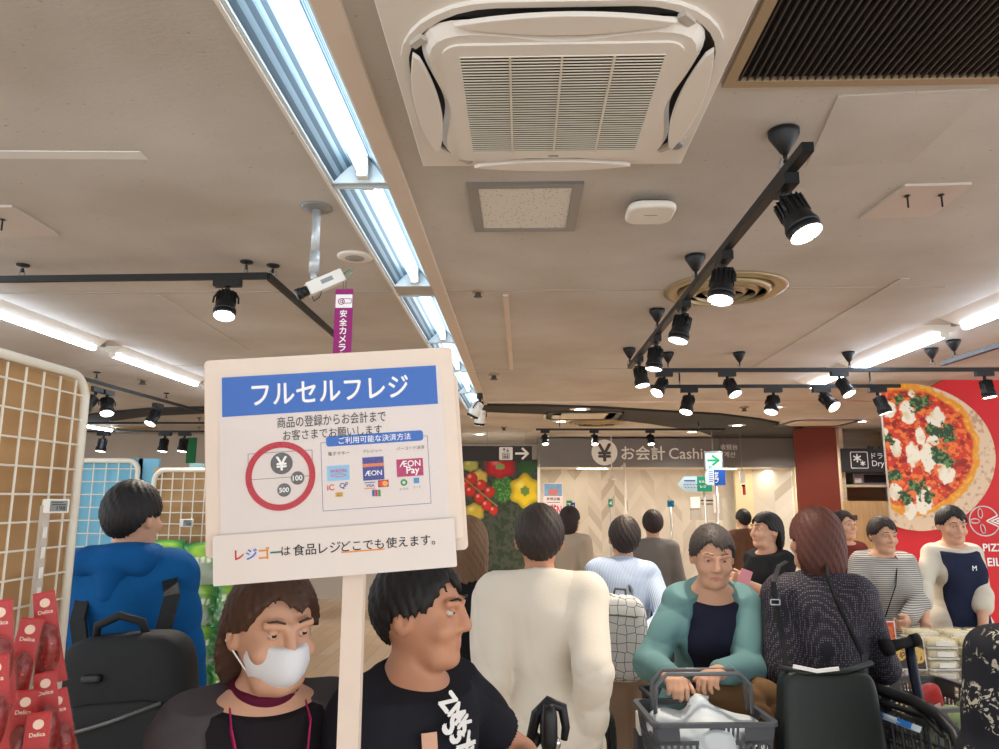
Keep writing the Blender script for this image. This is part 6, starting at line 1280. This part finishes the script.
# clear boxes piled in the middle
cb = mat('sushi_roll_pale', (236, 220, 176), .5, var=.2, vscale=40); cb2 = mat('clear_box', (250, 244, 224), .08, alpha=.22, spec=.8); px_ = X(945, 4.0)
bxp = None
for ci in range(3):
    for ri in range(2):
        for li in range(4):
            x = px_-.16+ci*.165; y = iy0+.155*2+.17+ri*.15; z = bz(y-iy0)+.0+li*.051
            if bxp is None:
                o = T('food_box', 'x', 'food box', (x, y, z), 0, 'clear boxes of pale rolls piled on the island'); m = MB(); m.bx(-.075, .075, -.06, .06, 0, .006); m.build('base', trays[1], o)
                m = MB(); [m.tube([(-.066, -.036+.036*q, .024), (.066, -.036+.036*q, .024)], .0165, 10) for q in range(3)]; m.build('rolls', cb, o); MB().bx(-.073, .073, -.058, .058, .0065, .047).build('cover', cb2, o, bevel=.005); MB().bx(-.03, .05, -.0592, -.0585, .012, .035).build('sticker', white, o); bxp = o
            else: o = dup(bxp, None, (x, y, z), (0, 0, R(3*((ci+li*2+ri) % 3-1))))
            o['label'] = 'clear box of pale rolls, %s layer, %s row, %s in the pile' % (['bottom', 'second', 'third', 'top'][li], ['front', 'rear'][ri], ['left', 'middle', 'right'][ci])
# picture cards on the island
def card_col1(U, V):
    n = fbm(U*8, V*8, 80); c = np.zeros((*U.shape, 3))+np.array(lin((222, 110, 40))); c = cmix(c, (206, 60, 30), sst(.5, .65, n)); c = cmix(c, (240, 226, 200), 1-sst(.2, .3, np.hypot(U-.5, (V-.5))+(n-.5)*.3)); c = cmix(c, (50, 110, 50), 1-sst(.1, .16, np.hypot(U-.55, (V-.45))+(n-.5)*.2)); return c
def card_col2(U, V):
    n = fbm(U*9, V*9, 90); c = np.zeros((*U.shape, 3))+np.array(lin((60, 44, 30)))
    for cx_, cz_ in ((.22, .55), (.78, .5)):
        d = np.hypot(U-cx_, (V-cz_)*.9)+(n-.5)*.06; c = cmix(c, (222, 180, 90), 1-sst(.25, .28, d)); c = cmix(c, (110, 60, 30), (1-sst(.2, .25, d))*sst(.62, .68, fbm(U*18, V*18, 95)))
    return c
for (a_, b2, Y, fn, l) in (((866, 648), (893, 622), 4.05, card_col1, 'pizza picture card standing on the deli island'), ((892, 668), (922, 641), 3.9, card_col2, 'cookie picture card standing on the deli island')):
    p = at(*a_, Y); q = at(*b2, Y); t = T('picture_card', l, 'picture card', (p.x, Y, p.z), (R(-8), 0, R(-8))); w, h = q.x-p.x, q.z-p.z
    MB().bx(-.006, w+.006, .002, .012, -.006, h+.006).build('board', white, t); painted('picture', vcol_mat('printed_picture'), 40, 40, lambda U, V: np.stack([U*w, 0*U, V*h], -1), fn, t); MB().bx(w/2-.015, w/2+.015, .012, .03, -(p.z-bz(Y-iy0)), h*.5).build('support', grey, t)
# card rail along the back of the island
p = at(870, 622, 4.4); q = at(960, 650, 4.4); t = T('price_rail', 'white price rail running along the back row of the island', 'rail', (ix0+.5, iy1-.03, .0)); MB().bx(0, 1.9, 0, .012, .801, .9).build('rail', mat('rail_clear', (220, 220, 214), .2, alpha=.5), t)
